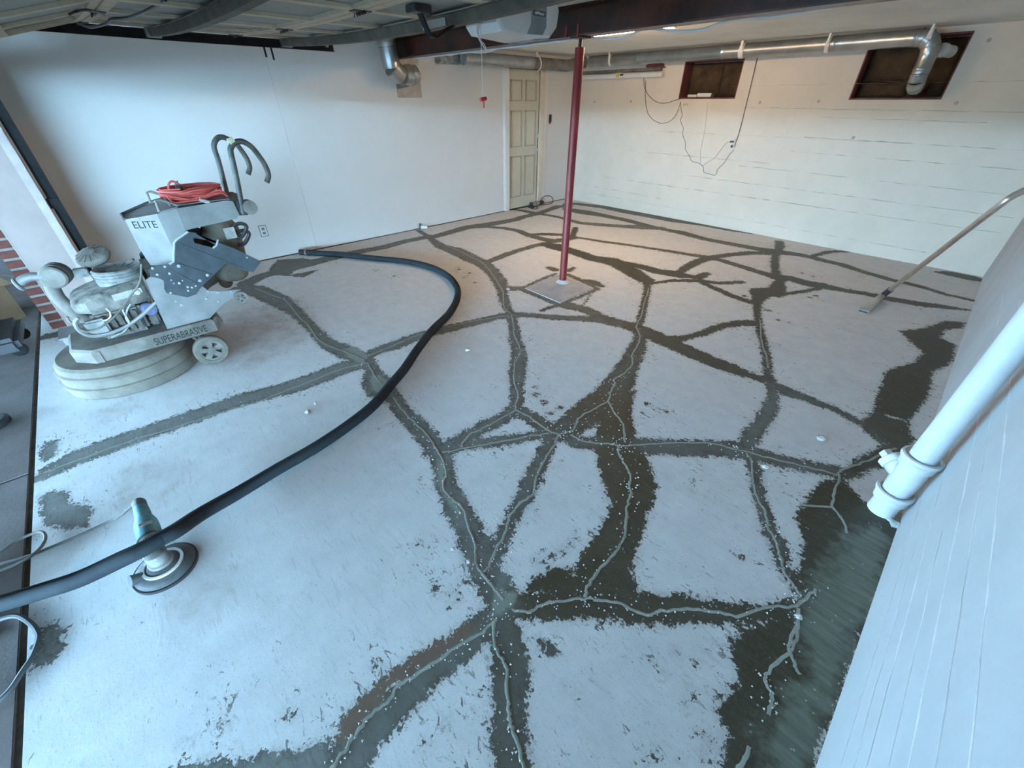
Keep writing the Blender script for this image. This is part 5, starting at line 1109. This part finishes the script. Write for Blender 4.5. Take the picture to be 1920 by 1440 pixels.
for a, ang in ((0, .5), (PI/2, .9), (PI, .4), (-PI/2, .7)):
    cb('flap', (0, -w2+.01, -th), (.19, w2-.01, 0), Matrix.Rotation(a, 4, 'Z') @ Matrix.Translation((w2+.002, 0, h2)) @ Matrix.Rotation(ang*.6, 4, 'Y'))
p = SZ(-14, 800)
k = thing('rubber_wheel', 'black rubber wheel edge on the driveway at the left border', 'wheel', (p.x, p.y, 0))
build('tyre', MB().lathe((p.x, p.y, .0005), (0, 0, 1), [(.05, 0), (.075, 0), (.088, .012), (.088, .036), (.075, .048), (.05, .048)], 32), 'black', k)
build('hub', MB().lathe((p.x, p.y, .006), (0, 0, 1), [(0, 0), (.0499, 0), (.0499, .034), (.02, .04), (0, .04)], 24), 'darkgrey', k)

# ================================================================== CONCRETE CRUMBS LEFT ON THE SLAB
def chunk(u, v, s, lab, seed, flat=.6):
    rnd = random.Random(seed); c = SZ(u, v); bm = bmesh.new(); bmesh.ops.create_icosphere(bm, subdivisions=1, radius=1)
    vs = [c+Vector((q.co.x*s*rnd.uniform(.7, 1.25), q.co.y*s*rnd.uniform(.6, 1.1), (max(q.co.z, -.55)+.55)*s*flat*rnd.uniform(.85, 1.1))) for q in bm.verts]
    bm.verts.index_update(); fs = [tuple(x.index for x in f.verts) for f in bm.faces]; bm.free()
    tag(build('concrete_chip', MB().add(vs, fs), 'crumb', sharp=20), lab, 'chip', 'concrete chips on the floor')
chunk(1538, 823, .030, 'largest white concrete chip, lying on the right side of the floor', 1)
chunk(876, 657, .026, 'white chip on the bare slab right of the vacuum hose bend', 2)
chunk(577, 773, .022, 'small grey chip left of where the hose crosses the long crack', 3)
chunk(1678, 985, .030, 'white rubble lump at the foot of the soil pipe, nearest the camera', 4)
chunk(1668, 975, .020, 'small lump of rubble tucked beside the soil pipe foot', 5)
chunk(953, 543, .024, 'pale chip in the crack left of the post patch', 6)
chunk(849, 1030, .012, 'tiny chip beside the crack at lower centre', 7)
chunk(878, 1053, .013, 'tiny pale chip on the crack edge below centre', 8)
chunk(1497, 1157, .016, 'pale chip at the edge of the wet patch lower right', 9)
chunk(592, 757, .015, 'tiny chip just right of the small grey chip', 10)
chunk(1434, 876, .020, 'pale chip in the dark band fork right of centre', 11)
# finer crumbs nobody could count, scattered along the cracks
rnd = random.Random(5); m = MB()
for v_ in VEINS[:24]:
    for q in v_:
        for _ in range(7):
            u, vv = q[0]+rnd.gauss(0, 16), q[1]+rnd.gauss(0, 12); c = SZ(u, vv)
            if not (XL+.1 < c.x < XR-.05 and YF+.05 < c.y < YB-.1): continue
            s = rnd.uniform(.002, .0055); a = rnd.random()*6
            m.add([c+Vector((s*math.cos(a+t), s*math.sin(a+t), .0003)) for t in (0, 2.1, 4.2)]+[c+Vector((0, 0, s*1.1))], [(0, 1, 3), (1, 2, 3), (2, 0, 3)])
cr_ = build('concrete_grit', m, 'crumb', floor); cr_['kind'] = 'stuff'
bpy.context.view_layer.update()
